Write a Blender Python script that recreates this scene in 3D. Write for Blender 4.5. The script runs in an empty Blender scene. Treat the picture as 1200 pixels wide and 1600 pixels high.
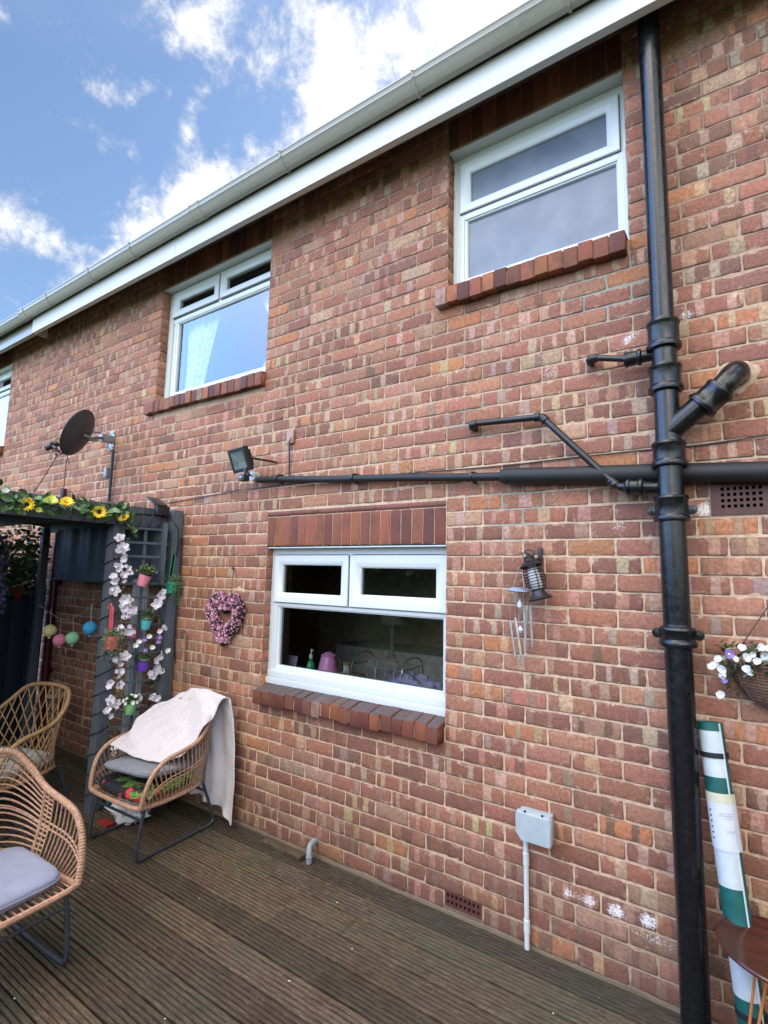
import bpy, bmesh, math, random
import numpy as np
from mathutils import Vector, Matrix, noise
R_ = math.radians
rng = random.Random(7)
scene = bpy.context.scene
col = scene.collection

# ------------------------------------------------------------------ camera
FPX = 784.59
YAW, PIT, ROL = -0.581803, 0.120063, 0.02132
CAM = np.array([1.29358, -2.62504, 1.77496])
Fv = np.array([math.sin(YAW)*math.cos(PIT), math.cos(YAW)*math.cos(PIT), math.sin(PIT)])
R0 = np.array([math.cos(YAW), -math.sin(YAW), 0.0]); U0 = np.cross(R0, Fv)
Rv = math.cos(ROL)*R0 + math.sin(ROL)*U0
Uv = -math.sin(ROL)*R0 + math.cos(ROL)*U0
cd = bpy.data.cameras.new("camera"); cam = bpy.data.objects.new("camera", cd); col.objects.link(cam)
cd.sensor_fit = 'HORIZONTAL'; cd.sensor_width = 36.0; cd.lens = 36.0*FPX/1200.0
cd.clip_start = 0.05; cd.clip_end = 3000
M = Matrix(((Rv[0], Uv[0], -Fv[0], CAM[0]), (Rv[1], Uv[1], -Fv[1], CAM[1]), (Rv[2], Uv[2], -Fv[2], CAM[2]), (0, 0, 0, 1)))
cam.matrix_world = M
scene.camera = cam
scene.render.resolution_x = 768; scene.render.resolution_y = 1024

def ray(x, y): return Fv + (x-600)/FPX*Rv - (y-800)/FPX*Uv
def aY(x, y, Y=0.0):
    d = ray(x, y); return Vector(CAM + (Y-CAM[1])/d[1]*d)
def aZ(x, y, Z=0.0):
    d = ray(x, y); return Vector(CAM + (Z-CAM[2])/d[2]*d)
def aX(x, y, X):
    d = ray(x, y); return Vector(CAM + (X-CAM[0])/d[0]*d)
def pr(W):
    d = np.array(W)-CAM; z = d@Fv
    return 600+FPX*(d@Rv)/z, 800-FPX*(d@Uv)/z
def hz(X, Y, py):
    lo, hi = -2.0, 7.0
    for _ in range(40):
        m = (lo+hi)/2
        if pr((X, Y, m))[1] > py: lo = m
        else: hi = m
    return lo

# ------------------------------------------------------------------ view, world, sun
vs = scene.view_settings
vs.view_transform = 'Standard'; vs.look = 'None'; vs.gamma = 1.0; vs.use_curve_mapping = False
vs.exposure = 0.86
SUN_EL, SUN_AZ = 50.0, 12.0        # azimuth from +Y towards +X: the sun stands behind the house
world = bpy.data.worlds.new("World"); scene.world = world; world.use_nodes = True
wt = world.node_tree; wt.nodes.clear()
def wn(t, **k):
    n = wt.nodes.new(t)
    for a, b in k.items(): setattr(n, a, b)
    return n
def wl(a, b): wt.links.new(a, b)
def wmath(op, a, b=None, c=None, clamp=False):
    n = wn('ShaderNodeMath', operation=op, use_clamp=clamp)
    for i, v in enumerate((a, b, c)):
        if v is None: continue
        if isinstance(v, (int, float)): n.inputs[i].default_value = v
        else: wl(v, n.inputs[i])
    return n.outputs[0]
sky = wn('ShaderNodeTexSky'); sky.sky_type = 'NISHITA'; sky.sun_disc = False
sky.sun_elevation = R_(SUN_EL); sky.sun_rotation = R_(SUN_AZ); sky.air_density = 1.0; sky.dust_density = 0.6; sky.ozone_density = 1.6
tc = wn('ShaderNodeTexCoord'); D = tc.outputs['Generated']
sep = wn('ShaderNodeSeparateXYZ'); wl(D, sep.inputs[0])
def wdot(v):
    n = wn('ShaderNodeVectorMath', operation='DOT_PRODUCT'); wl(D, n.inputs[0]); n.inputs[1].default_value = v; return n.outputs['Value']
nz1 = wn('ShaderNodeTexNoise'); nz1.inputs['Scale'].default_value = 11.0; nz1.inputs['Detail'].default_value = 12; nz1.inputs['Roughness'].default_value = 0.66
nz1.inputs['Distortion'].default_value = 0.12
wl(D, nz1.inputs['Vector'])
nz2 = wn('ShaderNodeTexNoise'); nz2.inputs['Scale'].default_value = 2.2; nz2.inputs['Detail'].default_value = 6; wl(D, nz2.inputs['Vector'])
# cloud banks, each a direction on the sky with a width and a height
def bank(px, py, rx, ry, tilt=0.0, w=1.0):
    c = ray(px, py); L = np.linalg.norm(c); c = c/L
    a = Rv - c*(Rv@c); a /= np.linalg.norm(a); b = np.cross(c, a)
    t = R_(tilt); a, b = math.cos(t)*a+math.sin(t)*b, -math.sin(t)*a+math.cos(t)*b
    s = FPX*L
    u = wmath('MULTIPLY', wdot(tuple(a)), s/rx); v = wmath('MULTIPLY', wdot(tuple(b)), s/ry)
    r2 = wmath('ADD', wmath('MULTIPLY', u, u), wmath('MULTIPLY', v, v))
    m = wmath('SUBTRACT', 1.0, wmath('POWER', r2, 0.6))
    m = wmath('MULTIPLY', m, w)
    f = wmath('GREATER_THAN', wdot(tuple(c)), 0.0)
    return wmath('ADD', wmath('MULTIPLY', m, f), wmath('MULTIPLY', wmath('SUBTRACT', f, 1.0), 2.0))
banks = [bank(790, 60, 330, 215, -30, 1.5), bank(520, 140, 150, 150, -60, 1.35), bank(330, 22, 150, 60, 10, .85), bank(450, 60, 90, 40, 0, .35),
         bank(185, 135, 72, 32, 15, .8), bank(340, 295, 190, 78, -28, 1.2), bank(100, 382, 130, 50, 20, 1.1), bank(200, 400, 190, 70, -25, 1.1),
         bank(290, 215, 55, 30, -40, .4), bank(200, 240, 60, 18, 35, .3), bank(110, 320, 50, 16, 25, .35), bank(40, 10, 60, 25, 30, .2),
         bank(500, 230, 150, 70, -30, .9)]
mk = banks[0]
for b in banks[1:]: mk = wmath('MAXIMUM', mk, b)
dens = wmath('ADD', mk, wmath('MULTIPLY', wmath('SUBTRACT', nz1.outputs['Fac'], 0.52), 5.0))
smv = wn('ShaderNodeMapRange'); smv.interpolation_type = 'SMOOTHSTEP'; smv.inputs['From Min'].default_value = -0.05; smv.inputs['From Max'].default_value = 1.15
wl(dens, smv.inputs['Value'])
# unseen bright white cloud layer behind the viewer, added to light the wall
back = wdot((0.0, -0.52, 0.854))
backm = wn('ShaderNodeMapRange'); backm.interpolation_type = 'SMOOTHSTEP'; backm.inputs['From Min'].default_value = 0.42; backm.inputs['From Max'].default_value = 0.80; wl(back, backm.inputs['Value'])
bn = wn('ShaderNodeMapRange'); bn.interpolation_type = 'SMOOTHSTEP'; bn.inputs['From Min'].default_value = 0.40; bn.inputs['From Max'].default_value = 0.62; wl(nz2.outputs['Fac'], bn.inputs['Value'])
backd = wmath('MULTIPLY', backm.outputs[0], bn.outputs[0])
leftm = wn('ShaderNodeMapRange'); leftm.inputs['From Min'].default_value = -0.75; leftm.inputs['From Max'].default_value = -0.35; wl(sep.outputs['X'], leftm.inputs['Value'])
# sky colour, cloud colour
skym = wn('ShaderNodeMix', data_type='RGBA', blend_type='MULTIPLY'); skym.inputs['Factor'].default_value = 1.0
wl(sky.outputs[0], skym.inputs['A']); skym.inputs['B'].default_value = (0.98, 1.03, 1.05, 1)
lowb = wn('ShaderNodeMapRange'); lowb.inputs['From Min'].default_value = 0.05; lowb.inputs['From Max'].default_value = 0.5; wl(wmath('MULTIPLY', sep.outputs['Y'], -1.0), lowb.inputs['Value'])
bluegain = wmath('MULTIPLY_ADD', lowb.outputs[0], 1.3, 1.12)
pat = wn('ShaderNodeMapRange'); pat.interpolation_type = 'SMOOTHSTEP'; pat.inputs['From Min'].default_value = 0.70; pat.inputs['From Max'].default_value = 0.95; pat.inputs['To Max'].default_value = 1.0; wl(wdot((-0.70, -0.55, 0.455)), pat.inputs['Value'])  # unseen blue sky patch added for the upstairs panes to reflect
vsc = wn('ShaderNodeVectorMath', operation='SCALE'); wl(skym.outputs['Result'], vsc.inputs[0]); wl(bluegain, vsc.inputs['Scale'])
padd = wn('ShaderNodeVectorMath', operation='SCALE'); padd.inputs[0].default_value = (6.5, 12.5, 27.0); wl(pat.outputs[0], padd.inputs['Scale'])
vad = wn('ShaderNodeVectorMath', operation='ADD'); wl(vsc.outputs[0], vad.inputs[0]); wl(padd.outputs[0], vad.inputs[1]); vsc = vad
cb = wn('ShaderNodeMapRange'); cb.inputs['From Min'].default_value = 0.25; cb.inputs['From Max'].default_value = 1.9; cb.inputs['To Min'].default_value = 5.2; cb.inputs['To Max'].default_value = 9.0
wl(dens, cb.inputs['Value'])
cc = wn('ShaderNodeCombineColor'); wl(cb.outputs[0], cc.inputs[0]); wl(wmath('MULTIPLY', cb.outputs[0], 1.0), cc.inputs[1]); wl(wmath('MULTIPLY', cb.outputs[0], 1.02), cc.inputs[2])
mix1 = wn('ShaderNodeMix', data_type='RGBA'); wl(smv.outputs[0], mix1.inputs['Factor']); wl(vsc.outputs[0], mix1.inputs['A']); wl(cc.outputs[0], mix1.inputs['B'])
mix2 = wn('ShaderNodeMix', data_type='RGBA'); wl(wmath('MULTIPLY', backd, leftm.outputs[0]), mix2.inputs['Factor']); wl(mix1.outputs['Result'], mix2.inputs['A']); mix2.inputs['B'].default_value = (39, 36.3, 32.5, 1)
bg = wn('ShaderNodeBackground'); bg.inputs['Strength'].default_value = 0.1; wl(mix2.outputs['Result'], bg.inputs['Color'])
wo = wn('ShaderNodeOutputWorld'); wl(bg.outputs[0], wo.inputs['Surface'])

sd = bpy.data.lights.new("sun", 'SUN'); sd.energy = 3.5; sd.angle = R_(0.6); sd.color = (1.0, 0.95, 0.88)
so = bpy.data.objects.new("sun", sd); col.objects.link(so); so.location = (2, 10, 14)
sv = Vector((math.sin(R_(SUN_AZ))*math.cos(R_(SUN_EL)), math.cos(R_(SUN_AZ))*math.cos(R_(SUN_EL)), math.sin(R_(SUN_EL))))
so.rotation_euler = sv.to_track_quat('Z', 'Y').to_euler()

# ------------------------------------------------------------------ materials
class Mt:
    def __init__(s, name):
        s.m = bpy.data.materials.new(name); s.m.use_nodes = True; s.t = s.m.node_tree
        s.b = s.t.nodes['Principled BSDF']; s.o = s.t.nodes['Material Output']
    def n(s, t, **k):
        n = s.t.nodes.new(t)
        for a, b in k.items(): setattr(n, a, b)
        return n
    def l(s, a, b): s.t.links.new(a, b)
    def noise(s, scale, detail=4, rough=.55, vec=None, dist=0.0, st=None):
        n = s.n('ShaderNodeTexNoise'); n.inputs['Scale'].default_value = scale; n.inputs['Detail'].default_value = detail
        n.inputs['Roughness'].default_value = rough; n.inputs['Distortion'].default_value = dist
        if vec is None: vec = s.pos()
        if st is not None:
            mp = s.n('ShaderNodeMapping'); mp.inputs['Scale'].default_value = st; s.l(vec, mp.inputs[0]); vec = mp.outputs[0]
        s.l(vec, n.inputs['Vector']); return n.outputs['Fac']
    def pos(s):
        if not hasattr(s, '_p'): s._p = s.n('ShaderNodeNewGeometry').outputs['Position']
        return s._p
    def obj(s):
        if not hasattr(s, '_o'): s._o = s.n('ShaderNodeTexCoord').outputs['Object']
        return s._o
    def math(s, op, a, b=None, c=None, clamp=False):
        n = s.n('ShaderNodeMath', operation=op, use_clamp=clamp)
        for i, v in enumerate((a, b, c)):
            if v is None: continue
            if isinstance(v, (int, float)): n.inputs[i].default_value = v
            else: s.l(v, n.inputs[i])
        return n.outputs[0]
    def mr(s, v, a, b, c=0.0, d=1.0, smooth=True):
        n = s.n('ShaderNodeMapRange'); 
        if smooth: n.interpolation_type = 'SMOOTHSTEP'
        for i, x in zip((1, 2, 3, 4), (a, b, c, d)): 
            if isinstance(x, (int, float)): n.inputs[i].default_value = x
            else: s.l(x, n.inputs[i])
        s.l(v, n.inputs[0]); return n.outputs[0]
    def mix(s, f, a, b, bt='MIX'):
        n = s.n('ShaderNodeMix', data_type='RGBA', blend_type=bt)
        for nm, v in (('Factor', f), ('A', a), ('B', b)):
            if isinstance(v, (int, float)): n.inputs[nm].default_value = v
            elif isinstance(v, tuple): n.inputs[nm].default_value = tuple(v)+(1,) if len(v) == 3 else v
            else: s.l(v, n.inputs[nm])
        return n.outputs['Result']
    def bump(s, h, st=.3, dist=.002):
        n = s.n('ShaderNodeBump'); n.inputs['Strength'].default_value = st; n.inputs['Distance'].default_value = dist
        s.l(h, n.inputs['Height']); s.l(n.outputs[0], s.b.inputs['Normal'])
    def col(s, c):
        if isinstance(c, tuple): s.b.inputs['Base Color'].default_value = c+(1,)
        else: s.l(c, s.b.inputs['Base Color'])
        return s
    def rough(s, r, metal=0.0, spec=None):
        if isinstance(r, (int, float)): s.b.inputs['Roughness'].default_value = r
        else: s.l(r, s.b.inputs['Roughness'])
        s.b.inputs['Metallic'].default_value = metal
        if spec is not None: s.b.inputs['Specular IOR Level'].default_value = spec
        return s
def plain(name, c, r=.5, metal=0.0, var=.18, vs_=18, bump=0.0, bs=200, spec=None):
    m = Mt(name); nz = m.noise(vs_, 5)
    d = tuple(x*(1-var) for x in c); u = tuple(min(1, x*(1+var)) for x in c)
    m.col(m.mix(m.mr(nz, .3, .7), d, u)); m.rough(r, metal, spec)
    if bump: m.bump(m.noise(bs, 3), bump, .001)
    return m.m

def brick_material():
    m = Mt('brick_face')
    def at(nm):
        a = m.n('ShaderNodeAttribute', attribute_name=nm); return a
    base = at('base'); bandp = at('bandp'); bandc = at('bandc'); buv = at('buv')
    s1 = m.n('ShaderNodeSeparateColor'); m.l(bandp.outputs['Color'], s1.inputs[0])
    s2 = m.n('ShaderNodeSeparateColor'); m.l(buv.outputs['Color'], s2.inputs[0])
    u, v, eff = s2.outputs[0], s2.outputs[1], s2.outputs[2]
    wob = m.math('MULTIPLY', m.math('SUBTRACT', m.noise(26, 4), .5), .10)
    uu = m.math('ADD', u, wob)
    def band(c, w):
        d = m.math('ABSOLUTE', m.math('SUBTRACT', uu, c))
        return m.mr(m.math('SUBTRACT', w, d), -.012, .014)
    k1 = band(s1.outputs[0], s1.outputs[1]); k2 = band(s1.outputs[2], bandp.outputs['Alpha'])
    k = m.math('MAXIMUM', k1, k2)
    # a darker outline burnt in where two bricks touched in the kiln
    def edge(c, w):
        d = m.math('ABSOLUTE', m.math('SUBTRACT', m.math('ABSOLUTE', m.math('SUBTRACT', uu, c)), w))
        return m.math('MULTIPLY', m.mr(d, .03, .0), m.mr(w, 0.0, .03))
    ke = m.math('MAXIMUM', edge(s1.outputs[0], s1.outputs[1]), edge(s1.outputs[2], bandp.outputs['Alpha']))
    c = m.mix(m.math('MULTIPLY', k, bandc.outputs['Alpha']), base.outputs['Color'], bandc.outputs['Color'])
    c = m.mix(m.math('MULTIPLY', ke, .28), c, (.10, .055, .045))
    n1 = m.noise(55, 6, .65); n2 = m.noise(300, 3, .6); n3 = m.noise(9, 3)
    c = m.mix(m.mr(n1, .34, .70, 0, .55), c, (.115, .062, .045))
    c = m.mix(m.mr(n2, .54, .68, 0, .5), c, (.44, .30, .21))
    c = m.mix(m.mr(n2, .44, .32, 0, .6), c, (.05, .03, .025))
    # darker towards the arrises, broken up by noise
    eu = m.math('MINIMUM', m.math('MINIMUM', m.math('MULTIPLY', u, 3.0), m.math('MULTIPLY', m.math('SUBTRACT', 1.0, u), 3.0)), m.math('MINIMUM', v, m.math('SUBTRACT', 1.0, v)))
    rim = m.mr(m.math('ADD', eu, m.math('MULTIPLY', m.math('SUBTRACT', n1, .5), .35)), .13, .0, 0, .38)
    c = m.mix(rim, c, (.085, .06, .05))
    # mortar smeared over the edges of the faces
    n5 = m.noise(17, 5, .7)
    smr = m.math('MULTIPLY', m.mr(m.math('ADD', eu, m.math('MULTIPLY', m.math('SUBTRACT', n1, .5), .7)), .26, .02), m.mr(n5, .50, .66, 0, .75))
    c = m.mix(smr, c, (.55, .40, .28))
    # damp darkening low on the wall, in patches
    sp = m.n('ShaderNodeSeparateXYZ'); m.l(m.pos(), sp.inputs[0])
    c = m.mix(m.math('MULTIPLY', m.mr(sp.outputs[2], .75, .0), m.mr(n3, .35, .6, .25, .55)), c, (.10, .055, .045))
    # chalky efflorescence and paint where the attribute marks it
    e = m.mr(m.math('ADD', eff, m.math('MULTIPLY', m.math('SUBTRACT', m.noise(130, 5, .75), .5), 2.2)), .62, .95)
    c = m.mix(m.math('MULTIPLY', e, m.mr(eff, .04, .3)), c, (.74, .71, .70))
    m.col(c); m.rough(.88, spec=.25)
    h = m.math('ADD', m.math('MULTIPLY', n1, .6), m.math('MULTIPLY', n2, .5))
    m.bump(h, .75, .0035)
    return m.m
def mortar_material():
    m = Mt('mortar'); n1 = m.noise(40, 5, .6); n2 = m.noise(350, 3); n3 = m.noise(3.2, 4)
    c = m.mix(m.mr(n1, .3, .7), (.48, .325, .22), (.68, .49, .345))
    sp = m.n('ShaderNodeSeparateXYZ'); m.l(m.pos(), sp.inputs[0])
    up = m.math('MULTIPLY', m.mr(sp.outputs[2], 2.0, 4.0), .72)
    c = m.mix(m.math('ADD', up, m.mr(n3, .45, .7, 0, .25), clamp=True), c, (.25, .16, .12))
    for (p, r) in (((.95, 0, 3.24), .22), ((.72, 0, 3.18), .12), ((.19, 0, 2.63), .17), ((.40, 0, 2.12), .20), ((-2.0, 0, 2.2), .1)):
        d = m.n('ShaderNodeVectorMath', operation='DISTANCE'); m.l(m.pos(), d.inputs[0]); d.inputs[1].default_value = p
        c = m.mix(m.math('MULTIPLY', m.mr(m.math('ADD', d.outputs['Value'], m.math('MULTIPLY', n1, .12)), r+.07, r), .75), c, (.27, .29, .25))
    c = m.mix(m.mr(n2, .6, .8, 0, .5), c, (.62, .54, .45)); c = m.mix(m.mr(n2, .4, .25, 0, .5), c, (.12, .09, .07))
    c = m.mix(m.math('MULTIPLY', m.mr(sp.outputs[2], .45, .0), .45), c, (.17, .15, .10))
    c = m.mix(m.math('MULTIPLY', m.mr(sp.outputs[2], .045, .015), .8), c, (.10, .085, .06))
    m.col(c); m.rough(.95, spec=.2); m.bump(m.math('ADD', n1, n2), .8, .004); return m.m
MAT = {}
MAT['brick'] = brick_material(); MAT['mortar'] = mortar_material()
def white_plastic(name, c, dirt):
    m = Mt(name); n1 = m.noise(3, 6, .7, st=(.5, 3, 3)); n2 = m.noise(60, 4, .7)
    f = m.math('MULTIPLY', m.mr(n1, .42, .7), m.mr(n2, .3, .7))
    m.col(m.mix(m.math('MULTIPLY', f, dirt), c, (.25, .25, .20))); m.rough(.32); m.bump(m.noise(12, 2), .05, .002); return m.m
MAT['upvc'] = white_plastic('window_plastic', (.60, .65, .67), .10)
MAT['fascia'] = white_plastic('fascia_board', (.56, .57, .56), .2)
MAT['gutter'] = white_plastic('weathered_gutter', (.34, .325, .28), .95)
MAT['gutter_old'] = white_plastic('old_gutter', (.27, .27, .24), .9)
MAT['soffit'] = plain('dark_soffit', (.045, .04, .04), .8)
MAT['tile'] = plain('roof_tile', (.12, .07, .055), .85, bump=.3)
def glass_mat(name, tint=(.02, .02, .02), refl=1.0):
    m = Mt(name); m.t.nodes.remove(m.b)
    tr = m.n('ShaderNodeBsdfTransparent'); tr.inputs[0].default_value = (.93, .96, .95, 1)
    gl = m.n('ShaderNodeBsdfGlossy'); gl.inputs['Roughness'].default_value = .012
    fr = m.n('ShaderNodeFresnel'); fr.inputs[0].default_value = 1.52
    bp = m.n('ShaderNodeBump'); bp.inputs['Strength'].default_value = .03; bp.inputs['Distance'].default_value = .02
    m.l(m.noise(3.5, 1), bp.inputs['Height']); m.l(bp.outputs[0], gl.inputs['Normal'])
    f = m.math('MULTIPLY', fr.outputs[0], refl, clamp=True)
    mx = m.n('ShaderNodeMixShader'); m.l(f, mx.inputs[0]); m.l(tr.outputs[0], mx.inputs[1]); m.l(gl.outputs[0], mx.inputs[2])
    m.l(mx.outputs[0], m.o.inputs[0]); return m.m
MAT['glass'] = glass_mat('window_glass', refl=1.15); MAT['glass_up'] = glass_mat('upstairs_window_glass', refl=3.0)
fm = Mt('frosted_glass'); fm.col(fm.mix(fm.mr(fm.noise(5, 2), .35, .65), (.11, .14, .19), (.15, .18, .23))); fm.rough(.34)
fm.b.inputs['IOR'].default_value = 1.6; fm.bump(fm.noise(260, 3), .22, .002); MAT['frosted'] = fm.m
MAT['room'] = plain('room_wall', (.55, .47, .38), .9)
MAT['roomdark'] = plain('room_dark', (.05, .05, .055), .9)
MAT['blind'] = plain('curtain_cloth', (.75, .77, .80), .85)
def pipe_paint():
    m = Mt('black_pipe_paint'); n1 = m.noise(30, 5, .65); n2 = m.noise(130, 4, .6)
    m.col(m.mix(m.mr(n1, .55, .78), (.006, .0065, .008), (.014, .015, .018))); m.rough(m.mr(n1, .3, .7, .16, .34), spec=.5)
    m.bump(m.math('ADD', m.math('MULTIPLY', n2, .5), m.math('MULTIPLY', m.noise(9, 3, st=(1, 1, .3)), 1.2)), .25, .004); return m.m
MAT['castiron'] = pipe_paint()
MAT['pvcblack'] = plain('black_waste_plastic', (.012, .012, .014), .34, bump=.15, bs=60, spec=.5)
MAT['lagging'] = plain('pipe_lagging_foam', (.008, .008, .009), .62, bump=.5, bs=120)
MAT['cable'] = plain('black_cable', (.012, .012, .012), .5)
def deck_mat():
    m = Mt('deck_timber'); a = m.n('ShaderNodeAttribute', attribute_name='btint')
    n1 = m.noise(6, 7, .7, st=(1, 14, 1)); n2 = m.noise(2.0, 5, .6); n3 = m.noise(60, 5, .7, st=(.35, 3, 1)); n4 = m.noise(420, 2)
    c = m.mix(m.mr(n1, .3, .72), (.038, .024, .015), (.098, .070, .045))
    c = m.mix(m.mr(n3, .46, .72, 0, .75), c, (.185, .145, .095))
    c = m.mix(m.mr(n2, .45, .68, 0, .45), c, (.055, .062, .036))
    c = m.mix(m.mr(n2, .46, .30, 0, .55), c, (.048, .022, .012))
    c = m.mix(m.mr(n4, .70, .80, 0, .7), c, (.32, .30, .24))
    c = m.mix(1.0, c, a.outputs['Color'], 'MULTIPLY')
    m.col(c); m.rough(m.mr(n1, .3, .7, .52, .8), spec=.35); m.bump(m.math('ADD', n1, n3), .5, .003); return m.m
MAT['deck'] = deck_mat()
MAT['grass'] = plain('lawn_grass', (.06, .10, .03), .9, var=.4, bump=.8, bs=40)
MAT['paving'] = plain('pale_paving', (.42, .39, .34), .85, var=.2, bump=.3)
MAT['rattan'] = plain('rattan_cane', (.40, .235, .155), .5, var=.25, vs_=60, bump=.5, bs=260)
MAT['rattan2'] = plain('golden_cane', (.34, .20, .085), .5, var=.25, vs_=60, bump=.3, bs=200)
MAT['chairleg'] = plain('dark_grey_metal', (.035, .042, .055), .42, bump=.1)
def cloth(name, c, c2, scale=900, b=.5):
    m = Mt(name); n1 = m.noise(scale, 2); n2 = m.noise(14, 5, .6)
    m.col(m.mix(m.mr(n1, .35, .65, 0, .6), m.mix(m.mr(n2, .3, .7), c, c2), tuple(x*.55 for x in c))); m.rough(.92, spec=.2)
    m.b.inputs['Sheen Weight'].default_value = .15; m.bump(m.math('ADD', n1, n2), b, .003); return m.m
MAT['cush_grey'] = cloth('grey_cushion_fabric', (.20, .21, .25), (.26, .27, .31), 700)
MAT['cush_blue'] = cloth('blue_grey_cushion_fabric', (.25, .27, .38), (.31, .33, .45), 700)
MAT['cush_white'] = cloth('off_white_cushion', (.42, .42, .40), (.52, .52, .50), 500)
def throw_mat():
    m = Mt('pale_throw_fabric'); n1 = m.noise(210, 4, .7); n2 = m.noise(60, 4)
    m.col(m.mix(m.mr(n1, .4, .6), (.56, .52, .55), (.80, .76, .78))); m.rough(.95, spec=.15); m.b.inputs['Sheen Weight'].default_value = .3
    m.bump(m.math('ADD', n1, n2), .9, .006); return m.m
MAT['throw'] = throw_mat()
def tropic():
    m = Mt('tropical_print'); w = m.n('ShaderNodeTexWave'); w.inputs['Scale'].default_value = 34; w.inputs['Distortion'].default_value = 14; w.inputs['Detail'].default_value = 1
    m.l(m.obj(), w.inputs[0]); n1 = m.noise(9, 2, vec=m.obj()); n2 = m.noise(6, 1, vec=m.obj(), dist=2)
    c = m.mix(m.math('MULTIPLY', m.mr(w.outputs['Fac'], .45, .6), m.mr(n1, .50, .56)), (.008, .008, .012), (.20, .42, .06))
    c = m.mix(m.mr(n2, .64, .68), c, (.52, .03, .04)); m.col(c); m.rough(.85); return m.m
MAT['tropic'] = tropic()
def roseprint():
    m = Mt('rose_print_bag'); n2 = m.noise(9, 2, vec=m.obj(), dist=1.5)
    m.col(m.mix(m.mr(n2, .55, .62), (.006, .006, .008), (.30, .01, .015))); m.rough(.5); return m.m
MAT['roseprint'] = roseprint()
def painted_wood(name, c, c2):
    m = Mt(name); n1 = m.noise(9, 6, .65, st=(4, 4, .5)); n2 = m.noise(90, 3)
    m.col(m.mix(m.mr(n1, .35, .7), c, c2)); m.rough(.6); m.bump(n1, .2, .002); return m.m
MAT['pergola'] = painted_wood('grey_painted_timber', (.072, .085, .105), (.11, .125, .15))
MAT['canopy'] = plain('black_canopy_fabric', (.018, .018, .022), .75, bump=.3, bs=80)
MAT['panelfab'] = painted_wood('slate_grey_fabric', (.060, .075, .095), (.085, .10, .125))
MAT['navy'] = painted_wood('navy_fence_paint', (.004, .010, .022), (.006, .015, .032))
MAT['maroon'] = plain('maroon_pipe_paint', (.055, .006, .012), .35)
MAT['whiteboard'] = painted_wood('white_ribbed_plastic', (.42, .45, .48), (.55, .58, .60))
MAT['black'] = plain('black_metal', (.012, .012, .014), .42)
MAT['black_dull'] = plain('black_plastic', (.014, .014, .016), .6)
MAT['dish'] = plain('grey_dish_mesh', (.045, .045, .050), .55, bump=.6, bs=500)
MAT['galv'] = plain('galvanised_metal', (.30, .31, .32), .45, .6, bump=.2)
MAT['galvdark'] = plain('dull_grey_steel', (.10, .10, .105), .5, .3)
MAT['alu'] = plain('aluminium_tube', (.62, .62, .60), .28, .75)
MAT['whiteplastic'] = plain('clean_white_plastic', (.55, .59, .61), .4, var=.05)
MAT['boxgrey'] = plain('pale_grey_box_plastic', (.36, .42, .45), .45, var=.07)
MAT['greypipe'] = plain('grey_plastic_pipe', (.22, .25, .28), .5)
MAT['reflector'] = plain('lamp_reflector', (.70, .74, .75), .35, .2)
MAT['led'] = plain('led_chip', (.70, .68, .45), .5)
MAT['leaf'] = plain('green_leaf', (.045, .13, .025), .5, var=.5, vs_=40)
MAT['leafdark'] = plain('dark_leaf', (.022, .050, .016), .5, var=.5, vs_=40)
MAT['leafpale'] = plain('pale_leaf', (.16, .24, .13), .6, var=.4, vs_=60)
MAT['leafyel'] = plain('lime_leaf', (.28, .40, .08), .6, var=.3, vs_=60)
MAT['yellow'] = plain('yellow_petal', (.85, .60, .02), .6, var=.15, vs_=60)
MAT['limepetal'] = plain('lime_petal', (.60, .68, .12), .6, var=.15)
MAT['seed'] = plain('brown_flower_centre', (.05, .012, .005), .8)
MAT['orangeseed'] = plain('orange_flower_centre', (.45, .15, .01), .8)
MAT['blossom'] = plain('pale_pink_petal', (.82, .77, .81), .6, var=.14, vs_=90)
MAT['whitepetal'] = plain('white_petal', (.80, .80, .76), .6, var=.08, vs_=90)
MAT['purplepetal'] = plain('purple_petal', (.20, .12, .34), .6, var=.3, vs_=90)
MAT['rose'] = plain('mauve_rose', (.34, .13, .21), .8, var=.35, vs_=120)
MAT['rosehi'] = plain('pink_rose', (.60, .34, .42), .8, var=.25, vs_=120)
MAT['rosedk'] = plain('dark_moss', (.035, .018, .024), .9)
for nm, c in (('pink', (.72, .25, .33)), ('teal', (.10, .52, .56)), ('violet', (.14, .05, .45)), ('mint', (.25, .55, .25)), ('coral', (.75, .12, .13)), ('emerald', (.01, .30, .17))):
    MAT['pot_'+nm] = plain(nm+'_pot_paint', c, .45, var=.06)
for nm, c in (('yellow', (.62, .52, .22)), ('pink', (.62, .17, .26)), ('green', (.22, .48, .28)), ('blue', (.01, .22, .42)), ('orange', (.66, .20, .12)), ('rosy', (.66, .14, .24))):
    m = Mt(nm+'_tissue_paper'); v = m.n('ShaderNodeTexVoronoi'); v.inputs['Scale'].default_value = 130; m.l(m.obj(), v.inputs[0])
    m.col(m.mix(m.mr(v.outputs['Distance'], .2, .6), c, tuple(min(1, x*1.25+.04) for x in c))); m.rough(.9); MAT['paper_'+nm] = m.m
MAT['terracotta'] = plain('pink_plastic_cover', (.34, .21, .16), .6)
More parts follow.
